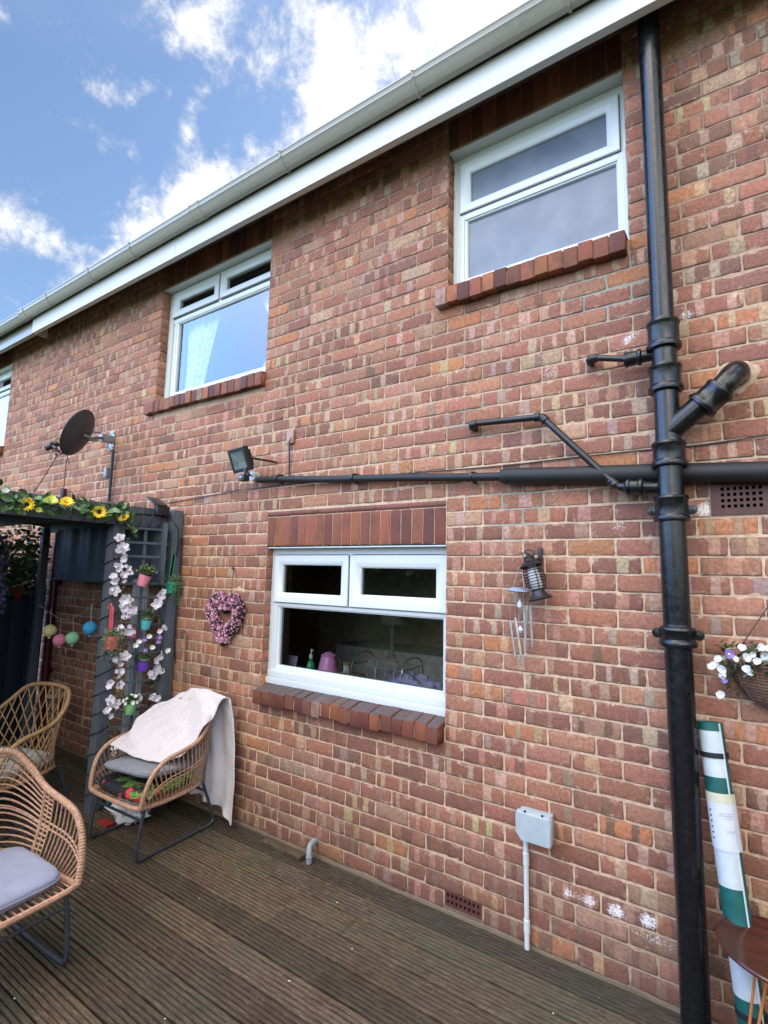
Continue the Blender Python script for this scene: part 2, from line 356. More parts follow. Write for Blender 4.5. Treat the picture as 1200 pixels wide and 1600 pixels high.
def glazed():
    m = Mt('engineering_brick'); a = m.n('ShaderNodeAttribute', attribute_name='base'); n1 = m.noise(45, 6, .65); n2 = m.noise(240, 3); n3 = m.noise(14, 3, st=(1, 1, .6))
    c = m.mix(m.mr(n3, .45, .7, 0, .5), a.outputs['Color'], (.06, .035, .035))
    c = m.mix(m.mr(n1, .45, .75, 0, .5), c, (.16, .06, .035)); c = m.mix(m.mr(n2, .62, .78, 0, .6), c, (.35, .22, .16))
    g = m.n('ShaderNodeNewGeometry'); s = m.n('ShaderNodeSeparateXYZ'); m.l(g.outputs['True Normal'], s.inputs[0])
    # lichen and dirt that settles on the upward faces
    c = m.mix(m.math('MULTIPLY', m.mr(s.outputs[2], .6, .9), m.mr(n1, .25, .6, .55, .95)), c, (.085, .072, .074))
    c = m.mix(m.math('MULTIPLY', m.mr(s.outputs[2], .6, .9), m.mr(n2, .60, .72, 0, .8)), c, (.42, .39, .36))
    m.col(c); m.rough(m.mr(n1, .3, .7, .6, .85), spec=.3); m.bump(m.math('ADD', n1, n2), .5, .003); return m.m
MAT['glazed'] = glazed()
MAT['airbrick'] = plain('air_brick_clay', (.085, .030, .026), .6, bump=.3)
MAT['hole'] = plain('vent_hole', (.004, .004, .004), .9)
MAT['rugwhite'] = plain('white_woven_plastic', (.46, .51, .52), .55, var=.08, bump=.8, bs=300)
MAT['ruggreen'] = plain('green_woven_plastic', (.006, .085, .075), .5, var=.2, bump=.8, bs=300)
MAT['label'] = plain('paper_label', (.52, .54, .60), .6, var=.03)
MAT['labelband'] = plain('sand_paper_band', (.52, .50, .36), .6, var=.05)
MAT['ink'] = plain('grey_ink', (.22, .24, .28), .7)
MAT['strap'] = plain('black_strap', (.008, .008, .010), .7)
def table_mat():
    m = Mt('dark_stained_tabletop'); n1 = m.noise(5, 6, .6, st=(1, 9, 1)); m.col(m.mix(m.mr(n1, .3, .7), (.030, .009, .006), (.075, .022, .013))); m.rough(.22); return m.m
MAT['tabletop'] = table_mat()
MAT['copper'] = plain('orange_painted_steel', (.62, .22, .07), .35, .3)
MAT['wicker'] = plain('brown_wicker', (.16, .085, .055), .6, var=.35, vs_=120, bump=.5)
MAT['bagwhite'] = plain('white_polythene', (.62, .64, .68), .35, var=.1, bump=.5, bs=30)
MAT['tealpaint'] = plain('teal_paint', (.01, .20, .24), .5)
MAT['redbox'] = plain('red_card', (.35, .03, .02), .6)
MAT['bunting'] = plain('red_bunting_cloth', (.30, .008, .014), .85)
MAT['string'] = plain('pale_string', (.45, .38, .36), .9)
MAT['bamboo'] = plain('bamboo_cane', (.30, .21, .15), .6, var=.3)
MAT['kettle'] = plain('mauve_enamel', (.62, .25, .50), .3)
MAT['jar'] = plain('jar_glass', (.5, .5, .46), .15)
MAT['tin'] = plain('gold_lid', (.6, .5, .26), .35, .4)
MAT['greenglass'] = plain('green_bottle_glass', (.02, .28, .12), .15)
MAT['chrome'] = plain('chrome_rack', (.45, .45, .46), .2, .8)
MAT['hedge'] = plain('hedge_leaf', (.040, .075, .022), .7, var=.5)
MAT['lampglass'] = plain('lantern_glass', (.55, .58, .58), .15)
MAT['lavender'] = plain('lavender_grey_fabric', (.30, .28, .46), .9, var=.4, vs_=120)
MAT['foilgrey'] = plain('solar_panel', (.02, .022, .03), .25)
MAT['worktop'] = plain('kitchen_worktop', (.10, .09, .08), .4)
MAT['redcloth'] = plain('dark_red_curtain', (.10, .012, .010), .9)
MAT['jute'] = plain('brown_jute', (.12, .06, .04), .9)

# ------------------------------------------------------------------ object helpers
class MB:
    def __init__(s): s.v = []; s.f = []; s.mi = []; s.cur = 0
    def add(s, vs_, fs):
        o = len(s.v); s.v += [tuple(p) for p in vs_]; s.f += [tuple(i+o for i in f) for f in fs]; s.mi += [s.cur]*len(fs)
    def box(s, x0, x1, y0, y1, z0, z1, bev=0.0, mat=None):
        if bev <= 0:
            P = [(x, y, z) for z in (z0, z1) for y in (y0, y1) for x in (x0, x1)]
            Fc = [(0, 2, 3, 1), (4, 5, 7, 6), (0, 1, 5, 4), (2, 6, 7, 3), (0, 4, 6, 2), (1, 3, 7, 5)]
        else:
            bm = bmesh.new(); bmesh.ops.create_cube(bm, size=1.0)
            for v in bm.verts: v.co = Vector(((x0+x1)/2+v.co.x*(x1-x0), (y0+y1)/2+v.co.y*(y1-y0), (z0+z1)/2+v.co.z*(z1-z0)))
            bmesh.ops.bevel(bm, geom=bm.edges[:]+bm.verts[:], offset=bev, segments=2, affect='EDGES', profile=.6)
            bm.verts.index_update(); P = [v.co.copy() for v in bm.verts]; Fc = [[v.index for v in f.verts] for f in bm.faces]; bm.free()
        if mat is not None: P = [mat @ Vector(p) for p in P]
        s.add(P, Fc)
    def tube(s, path, r, n=8, closed=False, caps=True):
        path = [Vector(p) for p in path]; k = len(path)
        rr = r if isinstance(r, (list, tuple)) else [r]*k
        T = []
        for i in range(k):
            a = path[(i-1) % k] if (closed or i > 0) else path[i]; b = path[(i+1) % k] if (closed or i < k-1) else path[i]
            t = (b-a); T.append(t.normalized() if t.length > 1e-9 else Vector((0, 0, 1)))
        up = Vector((0, 0, 1)) if abs(T[0].z) < .9 else Vector((1, 0, 0))
        nrm = (up - T[0]*up.dot(T[0])).normalized(); P = []
        for i in range(k):
            nrm = (nrm - T[i]*nrm.dot(T[i]))
            nrm = nrm.normalized() if nrm.length > 1e-6 else T[i].orthogonal().normalized()
            bn_ = T[i].cross(nrm)
            for j in range(n):
                a = 2*math.pi*j/n; P.append(path[i]+(nrm*math.cos(a)+bn_*math.sin(a))*rr[i])
        Fc = []
        for i in range(k if closed else k-1):
            i2 = (i+1) % k
            for j in range(n): Fc.append((i*n+j, i*n+(j+1) % n, i2*n+(j+1) % n, i2*n+j))
        if caps and not closed: Fc.append(tuple(range(n-1, -1, -1))); Fc.append(tuple((k-1)*n+j for j in range(n)))
        s.add(P, Fc)
    def lathe(s, prof, c=(0, 0, 0), axis=(0, 0, 1), n=24, rib=0, ribd=0.0, a0=0.0, a1=2*math.pi):
        ax = Vector(axis).normalized(); q = ax.to_track_quat('Z', 'Y').to_matrix(); c = Vector(c); P = []; full = abs(a1-a0-2*math.pi) < 1e-6
        m = n if full else n+1
        for (r, z) in prof:
            for j in range(m):
                a = a0+(a1-a0)*j/n; r2 = r*(1+ribd*math.cos(rib*a)) if rib else r
                P.append(c+q@Vector((r2*math.cos(a), r2*math.sin(a), z)))
        Fc = []
        for i in range(len(prof)-1):
            for j in range(n):
                j2 = (j+1) % m; Fc.append((i*m+j, i*m+j2, (i+1)*m+j2, (i+1)*m+j))
        s.add(P, Fc)
    def ball(s, c, r, n=8, sq=(1, 1, 1)):
        k = max(4, n//2+1); P = []; c = Vector(c)
        for i in range(k+1):
            th = math.pi*i/k
            for j in range(n):
                a = 2*math.pi*j/n; P.append(c+Vector((r*sq[0]*math.sin(th)*math.cos(a), r*sq[1]*math.sin(th)*math.sin(a), r*sq[2]*math.cos(th))))
        s.add(P, [(i*n+j, (i+1)*n+j, (i+1)*n+(j+1) % n, i*n+(j+1) % n) for i in range(k) for j in range(n)])
    def leaf(s, c, d, up, L, W, fold=.15):
        c = Vector(c); d = Vector(d).normalized(); sd_ = d.cross(Vector(up))
        sd_ = sd_.normalized() if sd_.length > 1e-4 else d.orthogonal().normalized(); nn = sd_.cross(d)
        P = [c, c+d*L*.3+sd_*W*.45+nn*W*fold, c+d*L*.68+sd_*W*.36+nn*W*fold*.7, c+d*L-nn*W*fold*.6, c+d*L*.68-sd_*W*.36+nn*W*fold*.7, c+d*L*.3-sd_*W*.45+nn*W*fold, c+d*L*.35, c+d*L*.7]
        s.add(P, [(0, 1, 6), (0, 6, 5), (1, 2, 7, 6), (6, 7, 4, 5), (2, 3, 7), (7, 3, 4)])
    def quad(s, a, b, c, d): s.add([a, b, c, d], [(0, 1, 2, 3)])
    def mesh(s, name, mats, smooth=True):
        me = bpy.data.meshes.new(name); me.from_pydata(s.v, [], s.f)
        if not isinstance(mats, (list, tuple)): mats = [mats]
        for m in mats: me.materials.append(MAT[m] if isinstance(m, str) else m)
        me.polygons.foreach_set('material_index', s.mi)
        if smooth:
            me.polygons.foreach_set('use_smooth', [True]*len(me.polygons))
            try: me.set_sharp_from_angle(angle=R_(38))
            except Exception: pass
        me.update(); return me
    def build(s, name, mats, parent=None, smooth=True):
        return obj(name, s.mesh(name, mats, smooth), parent)
def obj(name, me, parent=None):
    o = bpy.data.objects.new(name, me); col.objects.link(o)
    if parent is not None:
        o.parent = parent; o.matrix_parent_inverse = base_inv(parent)
    return o
def world_of(o):
    m = Matrix.LocRotScale(o.location, o.rotation_euler, o.scale)
    return (world_of(o.parent) @ o.matrix_parent_inverse @ m) if o.parent else m
def base_inv(p): return world_of(p).inverted()     # children keep the world coordinates they were built in
def tag(o, label, cat, group=None, kind=None):
    o['label'] = label; o['category'] = cat
    if group: o['group'] = group
    if kind: o['kind'] = kind
    return o
def thing(name, label, cat, loc, group=None):
    o = bpy.data.objects.new(name, None); col.objects.link(o); o.location = loc; o.empty_display_size = .1
    return tag(o, label, cat, group)
def struct(o): o['kind'] = 'structure'; return o
def spline(pts, n=8, closed=False):
    P = [Vector(p) for p in pts]; k = len(P); out = []
    seg = k if closed else k-1
    for i in range(seg):
        if closed: a, b, c, d = P[(i-1) % k], P[i], P[(i+1) % k], P[(i+2) % k]
        else: a = P[max(i-1, 0)]; b = P[i]; c = P[i+1]; d = P[min(i+2, k-1)]
        for j in range(n):
            t = j/n; out.append(.5*((2*b)+(c-a)*t+(2*a-5*b+4*c-d)*t*t+(3*b-a-3*c+d)*t**3))
    if not closed: out.append(P[-1])
    return out
def rframe(mb, x0, x1, z0, z1, prof):
    """mitred picture frame in the XZ plane; prof is a list of (inset, y)"""
    P = []
    for (i, y) in prof: P += [(x0+i, y, z0+i), (x1-i, y, z0+i), (x1-i, y, z1-i), (x0+i, y, z1-i)]
    Fc = []
    for k in range(len(prof)-1):
        for j in range(4): Fc.append((k*4+j, k*4+(j+1) % 4, (k+1)*4+(j+1) % 4, (k+1)*4+j))
    mb.add(P, Fc)

# ------------------------------------------------------------------ the house
CH = 0.084897; BW = 0.225; Z0 = 2.13     # course height, brick pitch, a reference bed joint
house = thing('brick_house', 'two storey red brick house back wall with white windows under a white gutter', 'house', (-1, 2, 0))
OPEN = {'K': (-1.4625, 0.0, .93, 1.95), 'W1': (0.0, 1.0125, 3.47, 4.446), 'W2': (-3.0375, -1.575, 3.28, 4.446), 'W0': (-7.875, -6.4125, 3.28, 4.446)}
SOLD = {'K': (-1.4625, 0.0, 1.95, 2.205), 'W1': (0.0, 1.0125, 4.446, 4.67), 'W2': (-3.0375, -1.575, 4.446, 4.67), 'W0': (-7.875, -6.4125, 4.446, 4.67)}
VENTS = [(1.293, 1.515, 2.055, 2.205), (0.008, 0.215, 0.03, 0.105)]
HOLES = list(OPEN.values())+list(SOLD.values())+VENTS
SILLH = [(-1.4625, 0.0, .86, .97), (0.0, 1.0125, 3.39, 3.51), (-3.0375, -1.575, 3.20, 3.32)]
XL, XR, ZB, ZT = -9.0, 4.0, -.15, 4.76
palette = [((.38, .155, .098), 30), ((.29, .118, .080), 22), ((.43, .195, .122), 16), ((.50, .205, .095), 7), ((.38, .205, .135), 5), ((.27, .115, .08), 8), ((.44, .27, .18), 2), ((.21, .10, .078), 2)]
pw = [w for _, w in palette]
bandpal = [((.54, .36, .245), 26), ((.50, .28, .19), 26), ((.42, .29, .21), 14), ((.18, .095, .072), 12), ((.30, .175, .13), 12), ((.60, .42, .22), 4)]
EFF = [(aY(px, py).x, aY(px, py).z, r_, s_) for px, py, r_, s_ in ((888, 1396, .035, .95), (921, 1408, .038, 1.0), (963, 1424, .040, 1.1), (1013, 1440, .040, 1.1), (985, 1452, .035, .6), (1005, 1462, .035, .65), (1028, 1470, .035, .7), (1050, 1480, .035, .7))]+[(-9, 0, .01, 0), (.62, .3, .2, .2), (.86, 1.52, .07, .5),  (.985, 2.94, .035, .9), (1.02, 2.96, .03, .8),
       (.6, 2.85, .05, .7), (1.24, 3.0, .04, .9), (1.27, 2.08, .05, 1.0), (.92, 2.02, .05, .7), (1.25, 2.55, .04, .8), (.55, 1.37, .05, .6), (1.47, .9, .05, .7)]
def eff_at(x, z):
    e = 0
    for (a, b, r, s) in EFF:
        d = math.hypot((x-a), (z-b)*1.15)/r
        if d < 1.6: e = max(e, s*max(0, 1-d*d/2.2))
    return e
def GU(i, n, L):
    e = min(.30, .0042/L)
    return 0.0 if i == 0 else 1.0 if i == n else e+(1-2*e)*(i-1)/(n-2) if n > 2 else .5
class Bricks:
    def __init__(s): s.v = []; s.f = []; s.A = {'base': [], 'bandp': [], 'bandc': [], 'buv': []}
    def brick(s, O, A, B, N, w, h, seed_col=None, nu=8, nv=5, rough=1.0, plainb=False, depth=.014, rnd=.005):
        O = Vector(O); A = Vector(A); B = Vector(B); N = Vector(N); o = len(s.v)
        r = rng
        c = r.choices([p for p, _ in palette], pw)[0] if seed_col is None else seed_col
        g = r.uniform(.80, 1.10); c = tuple(max(.01, x*g*r.uniform(.94, 1.06)) for x in c)
        bp = [0, 0, 0, 0]; bc = r.choices([p for p, _ in bandpal], [w_ for _, w_ in bandpal])[0]; ba = 0.0
        if not plainb and w > .15:
            q = r.random()
            if q < .36: bp = [r.uniform(.36, .64), r.uniform(.08, .17), 0, 0]; ba = r.uniform(.65, 1.0)
            elif q < .57: bp = [r.uniform(.18, .34), r.uniform(.06, .11), r.uniform(.64, .82), r.uniform(.06, .11)]; ba = r.uniform(.65, 1.0)
            elif q < .68: bp = [r.uniform(.0, .12), r.uniform(.06, .12), r.uniform(.5, .7), r.uniform(.05, .1)]; ba = r.uniform(.55, .95)
            elif q < .75: bp = [r.uniform(.8, 1.0), r.uniform(.1, .2), 0, 0]; ba = r.uniform(.55, .95)
        elif not plainb and r.random() < .35: bp = [r.uniform(.2, .8), r.uniform(.1, .25), 0, 0]; ba = r.uniform(.4, .8)
        base = c+(1,); bcol = tuple(x*r.uniform(.85, 1.15) for x in bc)+(ba,)
        ph = r.uniform(0, 100); tilt = r.uniform(-.0012, .0012)*rough; off = r.uniform(-.0022, .0015)*rough
        cr = r.uniform(.5, 1.5)*rnd
        def pos(i, j, ex=0.0):
            su = GU(i, nu, w); sv_ = GU(j, nv, h); x = su*w; z = sv_*h
            if i in (0, nu): x += (noise.noise(Vector((ph, sv_*2.2, 3))))*.0035*rough*(1 if i else 1)
            if j in (0, nv): z += (noise.noise(Vector((ph+7, su*6, j))))*.0042*rough
            if i in (0, nu) and j in (0, nv):
                x += cr*(1 if i == 0 else -1); z += cr*.8*(1 if j == 0 else -1)
            
            return x, z
        for j in range(nv+1):
            for i in range(nu+1):
                x, z = pos(i, j)
                e = min(min(i, nu-i), min(j, nv-j))
                dep = off + tilt*(j-nv/2) - (.0022*rough if e == 0 else 0) + (noise.noise(Vector((ph, i*.8, j*.9)))*.0018*rough if e > 0 else noise.noise(Vector((ph+3, i*1.3, j*1.7)))*.0016*rough)
                P = O+A*x+B*z+N*dep; s.v.append(tuple(P))
                s.A['buv'].append((GU(i, nu, w), GU(j, nv, h), eff_at(P.x, P.z), 1))
        ring = [(i, 0) for i in range(nu)]+[(nu, j) for j in range(nv)]+[(i, nv) for i in range(nu, 0, -1)]+[(0, j) for j in range(nv, 0, -1)]
        for (i, j) in ring:
            x, z = pos(i, j); P = O+A*x+B*z-N*depth; s.v.append(tuple(P)); s.A['buv'].append((i/nu, j/nv, 0, 1))
        nvtx = (nu+1)*(nv+1)+len(ring)
        s.A['base'] += [base]*nvtx; s.A['bandp'] += [tuple(bp)]*nvtx; s.A['bandc'] += [bcol]*nvtx
        for j in range(nv):
            for i in range(nu):
                a = o+j*(nu+1)+i; s.f.append((a, a+1, a+nu+2, a+nu+1))
        rb = o+(nu+1)*(nv+1); L = len(ring)
        for k in range(L):
            i, j = ring[k]; i2, j2 = ring[(k+1) % L]
            a = o+j*(nu+1)+i; b = o+j2*(nu+1)+i2; s.f.append((b, a, rb+k, rb+(k+1) % L))
    def build(s, name, mat, parent):
        me = bpy.data.meshes.new(name); me.from_pydata(s.v, [], s.f); me.materials.append(MAT[mat])
        for k, d in s.A.items():
            a = me.attributes.new(k, 'FLOAT_COLOR', 'POINT'); a.data.foreach_set('color', np.array(d, dtype=np.float32).ravel())
        me.polygons.foreach_set('use_smooth', [True]*len(me.polygons)); me.update()
        return obj(name, me, parent)
def subtract(a, b, z0, z1, holes):
    segs = [(a, b)]
    for (hx0, hx1, hz0, hz1) in holes:
        if hz1 <= z0+.02 or hz0 >= z1-.02: continue
        ns = []
        for (p, q) in segs:
            if hx1 <= p or hx0 >= q: ns.append((p, q)); continue
            if p < hx0: ns.append((p, hx0))
            if q > hx1: ns.append((hx1, q))
        segs = ns
    return [g for g in segs if g[1]-g[0] > .025]
W = Bricks()
J = .0088
k0 = int(math.floor((ZB-Z0)/CH))
for k in range(k0, int((ZT-Z0)/CH)+1):
    zb = Z0+k*CH; zt = zb+CH
    if zt > ZT+.02: break
    par = (k+3) % 2                       # the course between 2.13-3*CH and 2.13-2*CH has joints at X = n*BW
    n0 = int(XL/BW); x = n0*BW + (BW/2 if par else 0)
    dz = 0.0
    while x < XR:
        for (p, q) in subtract(x, x+BW, zb, zt, HOLES+SILLH):
            jl = J/2*rng.uniform(.7, 1.3); jr = J/2*rng.uniform(.7, 1.3)
            W.brick((p+jl, 0, zb+J/2), (1, 0, 0), (0, 0, 1), (0, -1, 0), q-p-jl-jr, CH-J+rng.uniform(-.001, .001))
        x += BW
# brick returns at the sides of the window openings
for nm, (x0, x1, z0, z1) in OPEN.items():
    for k in range(k0, 60):
        zb = Z0+k*CH
        if zb+CH < z0+.02 or zb > z1-.02: continue
        a, b = max(zb, z0), min(zb+CH, z1)
        if b-a < .03: continue
        W.brick((x0+.001, .004, a+J/2), (0, 1, 0), (0, 0, 1), (1, 0, 0), .105, b-a-J, nu=3, nv=3, plainb=True, depth=.012)
        W.brick((x1-.001, .109, a+J/2), (0, -1, 0), (0, 0, 1), (-1, 0, 0), .105, b-a-J, nu=3, nv=3, plainb=True, depth=.012)
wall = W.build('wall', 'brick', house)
# mortar: the wall body behind the brick faces, with its openings
mo = MB()
xs = sorted({XL, XR}|{h[0] for h in HOLES}|{h[1] for h in HOLES}); zs = sorted({ZB, ZT+.2}|{h[2] for h in HOLES}|{h[3] for h in HOLES})
def inhole(x, z): return any(h[0] < x < h[1] and h[2] < z < h[3] for h in list(OPEN.values())+VENTS)
MY = .0036
for i in range(len(xs)-1):
    for j in range(len(zs)-1):
        xa, xb, za, zb = xs[i], xs[i+1], zs[j], zs[j+1]
        if inhole((xa+xb)/2, (za+zb)/2): continue
        mo.quad((xa, MY, za), (xb, MY, za), (xb, MY, zb), (xa, MY, zb))
for (x0, x1, z0, z1) in OPEN.values():
    e = .005
    mo.quad((x0-e, MY, z0), (x0-e, MY, z1), (x0-e, .28, z1), (x0-e, .28, z0))
    mo.quad((x1+e, MY, z0), (x1+e, .28, z0), (x1+e, .28, z1), (x1+e, MY, z1))
    mo.quad((x0-e, MY, z1), (x1+e, MY, z1), (x1+e, .28, z1), (x0-e, .28, z1))
    mo.quad((x0-e, MY, z0), (x0-e, .28, z0), (x1+e, .28, z0), (x1+e, MY, z0))
# mortar fillet where the wall meets the deck, and the far side walls of the house body
fil = []
for i in range(131):
    x = XL+i*.1; fil.append((x, .0, .0)); 
n = len(fil); P = []
for i in range(261):
    x = XL+i*.05; w = .010+.010*noise.noise(Vector((x*4, 1, 2)))+.01*noise.noise(Vector((x*15, 1, 2))); h = .012+.014*noise.noise(Vector((x*5, 5, 2)))
    P += [(x, .002, max(.006, h)), (x, -w*.6, max(.004, h*.55)), (x, -w, -.01)]
mo.add(P, [(i*3+k, (i+1)*3+k, (i+1)*3+k+1, i*3+k+1) for i in range(260) for k in range(2)])
mo.box(XL, XL+.1, .02, 8, ZB, ZT+.2); mo.box(XR-.1, XR, .02, 8, ZB, ZT+.2); mo.box(XL, XR, 7.9, 8, ZB, ZT+.2)
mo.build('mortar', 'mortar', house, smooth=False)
# soldier-course lintels, with the thin tile strip over the kitchen window
glz = [((.21, .068, .040), 6), ((.15, .050, .034), 6), ((.30, .105, .045), 2), ((.25, .080, .042), 4), ((.105, .040, .031), 3)]
def glazcol(): return rng.choices([c for c, _ in glz], [w for _, w in glz])[0]
for nm, (x0, x1, z0, z1) in SOLD.items():
    S = Bricks(); n = 19 if nm in ('K', 'W2', 'W0') else 13; w = (x1-x0)/n
    top = z0+.215
    for i in range(n):
        S.brick((x0+i*w+.003, -.001, z0+.002), (1, 0, 0), (0, 0, 1), (0, -1, 0), w-.006, top-z0-.006, seed_col=glazcol(), nu=3, nv=5, rough=.45, plainb=True, rnd=.0015)
        S.brick((x0+i*w+.003, .105, z0+.0035), (1, 0, 0), (0, -1, 0), (0, 0, -1), w-.006, .1, seed_col=glazcol(), nu=3, nv=3, rough=.4, plainb=True, rnd=.0015)
    if nm == 'K':
        for i in range(6):
            ww = (x1-x0)/6; S.brick((x0+i*ww+.002, -.004, top+.004), (1, 0, 0), (0, 0, 1), (0, -1, 0), ww-.005, z1-top-.008, seed_col=(.20, .075, .055), nu=6, nv=2, rough=.4, plainb=True, rnd=.001)
    S.build('lintel', 'glazed', house)
# window sills: bricks on edge, each one weathered
def sill(x0, x1, n, yf, ztop, zfront, h, uneven=1.0):
    s = Bricks(); w = (x1-x0)/n
    for i in range(n):
        dx = rng.uniform(-.003, .003)*uneven; dy = rng.uniform(-.008, .006)*uneven; dz = rng.uniform(-.006, .004)*uneven
        a = x0+i*w+.0025+dx*.3; b = x0+(i+1)*w-.0025+dx*.3; y0 = yf+dy; zf = zfront+dz; zb = zf-h+rng.uniform(-.004, .004)*uneven; col_ = glazcol()
        if rng.random() < .07*uneven: col_ = (.30, .20, .15)
        s.brick((a, y0, zb), (1, 0, 0), (0, 0, 1), (0, -1, 0), b-a, zf-zb, seed_col=col_, nu=3, nv=3, rough=.7*uneven, plainb=True, rnd=.002, depth=.002)
        L = math.hypot(.10-y0, ztop+dz*.5-zf); T = Vector((0, .10-y0, ztop+dz*.5-zf)).normalized()
        s.brick((a, y0, zf), (1, 0, 0), T, (0, -T.z, T.y), b-a, L, seed_col=col_, nu=3, nv=4, rough=.7*uneven, plainb=True, rnd=.001, depth=.02)
        s.brick((a, .02, zb+.001), (1, 0, 0), (0, -1, 0), (0, 0, -1), b-a, .02-y0, seed_col=col_, nu=3, nv=2, rough=.3, plainb=True, rnd=.001, depth=.002)
        if i == 0: s.brick((a, .05, zb), (0, -1, 0), (0, 0, 1), (-1, 0, 0), .05-y0, zf-zb, seed_col=col_, nu=2, nv=2, rough=.3, plainb=True, rnd=.001, depth=.002)
        if i == n-1: s.brick((b, y0, zb), (0, 1, 0), (0, 0, 1), (1, 0, 0), .05-y0, zf-zb, seed_col=col_, nu=2, nv=2, rough=.3, plainb=True, rnd=.001, depth=.002)
    o = s.build('window_sill', 'glazed', house)
    c = MB(); c.box(x0+.006, x1-.006, yf+.009, .1, zfront-h+.006, zfront-.012); c.build('bedding_mortar', 'mortar', o, smooth=False); return o
sill(-1.4525, -.003, 19, -.07, .982, .948, .092, 1.2)
sill(-.055, 1.003, 14, -.062, 3.525, 3.492, .105, .8)
sill(-3.13, -1.56, 20, -.05, 3.335, 3.305, .105, .8)
sill(-7.9, -6.39, 19, -.05, 3.335, 3.305, .105, .8)
# window frames
def win(x0, x1, z0, z1, yf, panes, case, fixed, room='roomdark', glass='glass', head=True, sillbar=.0):
    f = MB(); d = .07
    rframe(f, x0, x1, z0, z1, [(0, yf+d), (0, yf), (.022, yf), (.026, yf+.004), (.052, yf+.006), (.056, yf+.014), (.056, yf+d)])
    zt = fixed[3]+.022
    f.box(x0+.05, x1-.05, yf+.004, yf+.06, fixed[3]+.012, fixed[3]+.05, .003)
    # bead round the fixed light
    rframe(f, fixed[0]-.022, fixed[1]+.022, fixed[2]-.022, fixed[3]+.022, [(-.03, yf+.03), (-.03, yf+.003), (0, yf+.003), (.004, yf+.010), (.018, yf+.014), (.022, yf+.024), (.022, yf+.05)])
    if len(case) > 1: xm = (case[0][0][1]+case[1][0][0])/2; f.box(xm-.02, xm+.02, yf+.005, yf+.06, fixed[3]+.045, z1-.05, .002)
    if sillbar:
        f.box(x0+.002, x1-.002, yf-.026, yf+.05, z0-.004, z0+sillbar*.48, .003); f.box(x0+.002, x1-.002, yf-.012, yf+.05, z0+sillbar*.5, z0+sillbar, .003)
    o = f.build('window', 'upvc', house)
    if head:
        h = MB(); h.box(x0+.002, x1-.002, .012, yf-.001, z1-.010, z1-.001, .002); h.build('head_trim', 'upvc', o)
    for xa, xb in ((x0-.003, x0+.007), (x1-.007, x1+.003)): s = MB(); s.box(xa, xb, yf-.006, yf+.01, z0, z1-.012, .002); s.build('sealant', 'whiteplastic', o)
    for (a0, a1, b0, b1), (g0, g1, h0, h1) in case:
        c = MB(); wd = g0-a0
        rframe(c, a0, a1, b0, b1, [(0, yf+.02), (0, yf-.010), (.004, yf-.014), (wd*.55, yf-.014), (wd*.62, yf-.011), (wd*.86, yf-.004), (wd, yf+.008), (wd, yf+.04)])
        c.build('casement', 'upvc', o)
        sl = MB(); rframe(sl, a0-.004, a1+.004, b0-.004, b1+.004, [(0, yf+.001), (.008, yf-.001)]); sl.build('rubber_seal', 'black_dull', o)
        g = MB(); g.quad((g0-.01, yf+.022, h0-.01), (g1+.01, yf+.022, h0-.01), (g1+.01, yf+.022, h1+.01), (g0-.01, yf+.022, h1+.01)); g.build('pane', glass, o)
    g0, g1, h0, h1 = fixed
    g = MB(); g.quad((g0-.01, yf+.03, h0-.01), (g1+.01, yf+.03, h0-.01), (g1+.01, yf+.03, h1+.01), (g0-.01, yf+.03, h1+.01)); g.build('pane', glass, o)
    return o
wk = win(-1.4625, 0.0, .975, 1.944, .075, None, [((-1.432, -.752, 1.545, 1.885), (-1.362, -.822, 1.608, 1.818)), ((-.738, -.02, 1.545, 1.885), (-.655, -.108, 1.612, 1.820))], (-1.377, -.050, 1.098, 1.505), sillbar=.085)
w1 = win(0.0, 1.0125, 3.515, 4.446, .09, None, [((.045, .978, 4.05, 4.385), (.112, .908, 4.128, 4.326))], (.09, .95, 3.615, 3.995), glass='frosted')
w2 = win(-3.0375, -1.575, 3.325, 4.446, .09, None, [((-2.985, -2.312, 4.175, 4.44-.02), (-2.905, -2.375, 4.235, 4.385)), ((-2.292, -1.605, 4.175, 4.44-.02), (-2.225, -1.665, 4.235, 4.385))], (-2.905, -1.640, 3.425, 4.105), glass='glass_up')
w0 = win(-7.875, -6.4125, 3.325, 4.446, .09, None, [((-7.84, -7.16, 4.175, 4.42), (-7.76, -7.22, 4.235, 4.385)), ((-7.14, -6.45, 4.175, 4.42), (-7.07, -6.51, 4.235, 4.385))], (-7.77, -6.48, 3.425, 4.105), glass='glass_up')
# rooms behind the glass
rm = MB()
def room(x0, x1, y1, z0, z1):
    y0 = .19
    rm.quad((x0, y1, z0), (x1, y1, z0), (x1, y1, z1), (x0, y1, z1)); rm.quad((x0, y0, z0), (x0, y1, z0), (x0, y1, z1), (x0, y0, z1)); rm.quad((x1, y0, z0), (x1, y0, z1), (x1, y1, z1), (x1, y1, z0))
    rm.quad((x0, y0, z0), (x1, y0, z0), (x1, y1, z0), (x0, y1, z0)); rm.quad((x0, y0, z1), (x0, y1, z1), (x1, y1, z1), (x1, y0, z1))
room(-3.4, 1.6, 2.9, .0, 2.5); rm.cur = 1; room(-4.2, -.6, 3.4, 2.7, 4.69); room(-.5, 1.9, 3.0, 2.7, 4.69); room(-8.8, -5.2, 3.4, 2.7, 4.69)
rm.build('room', ['room', 'roomdark'], house, smooth=False)
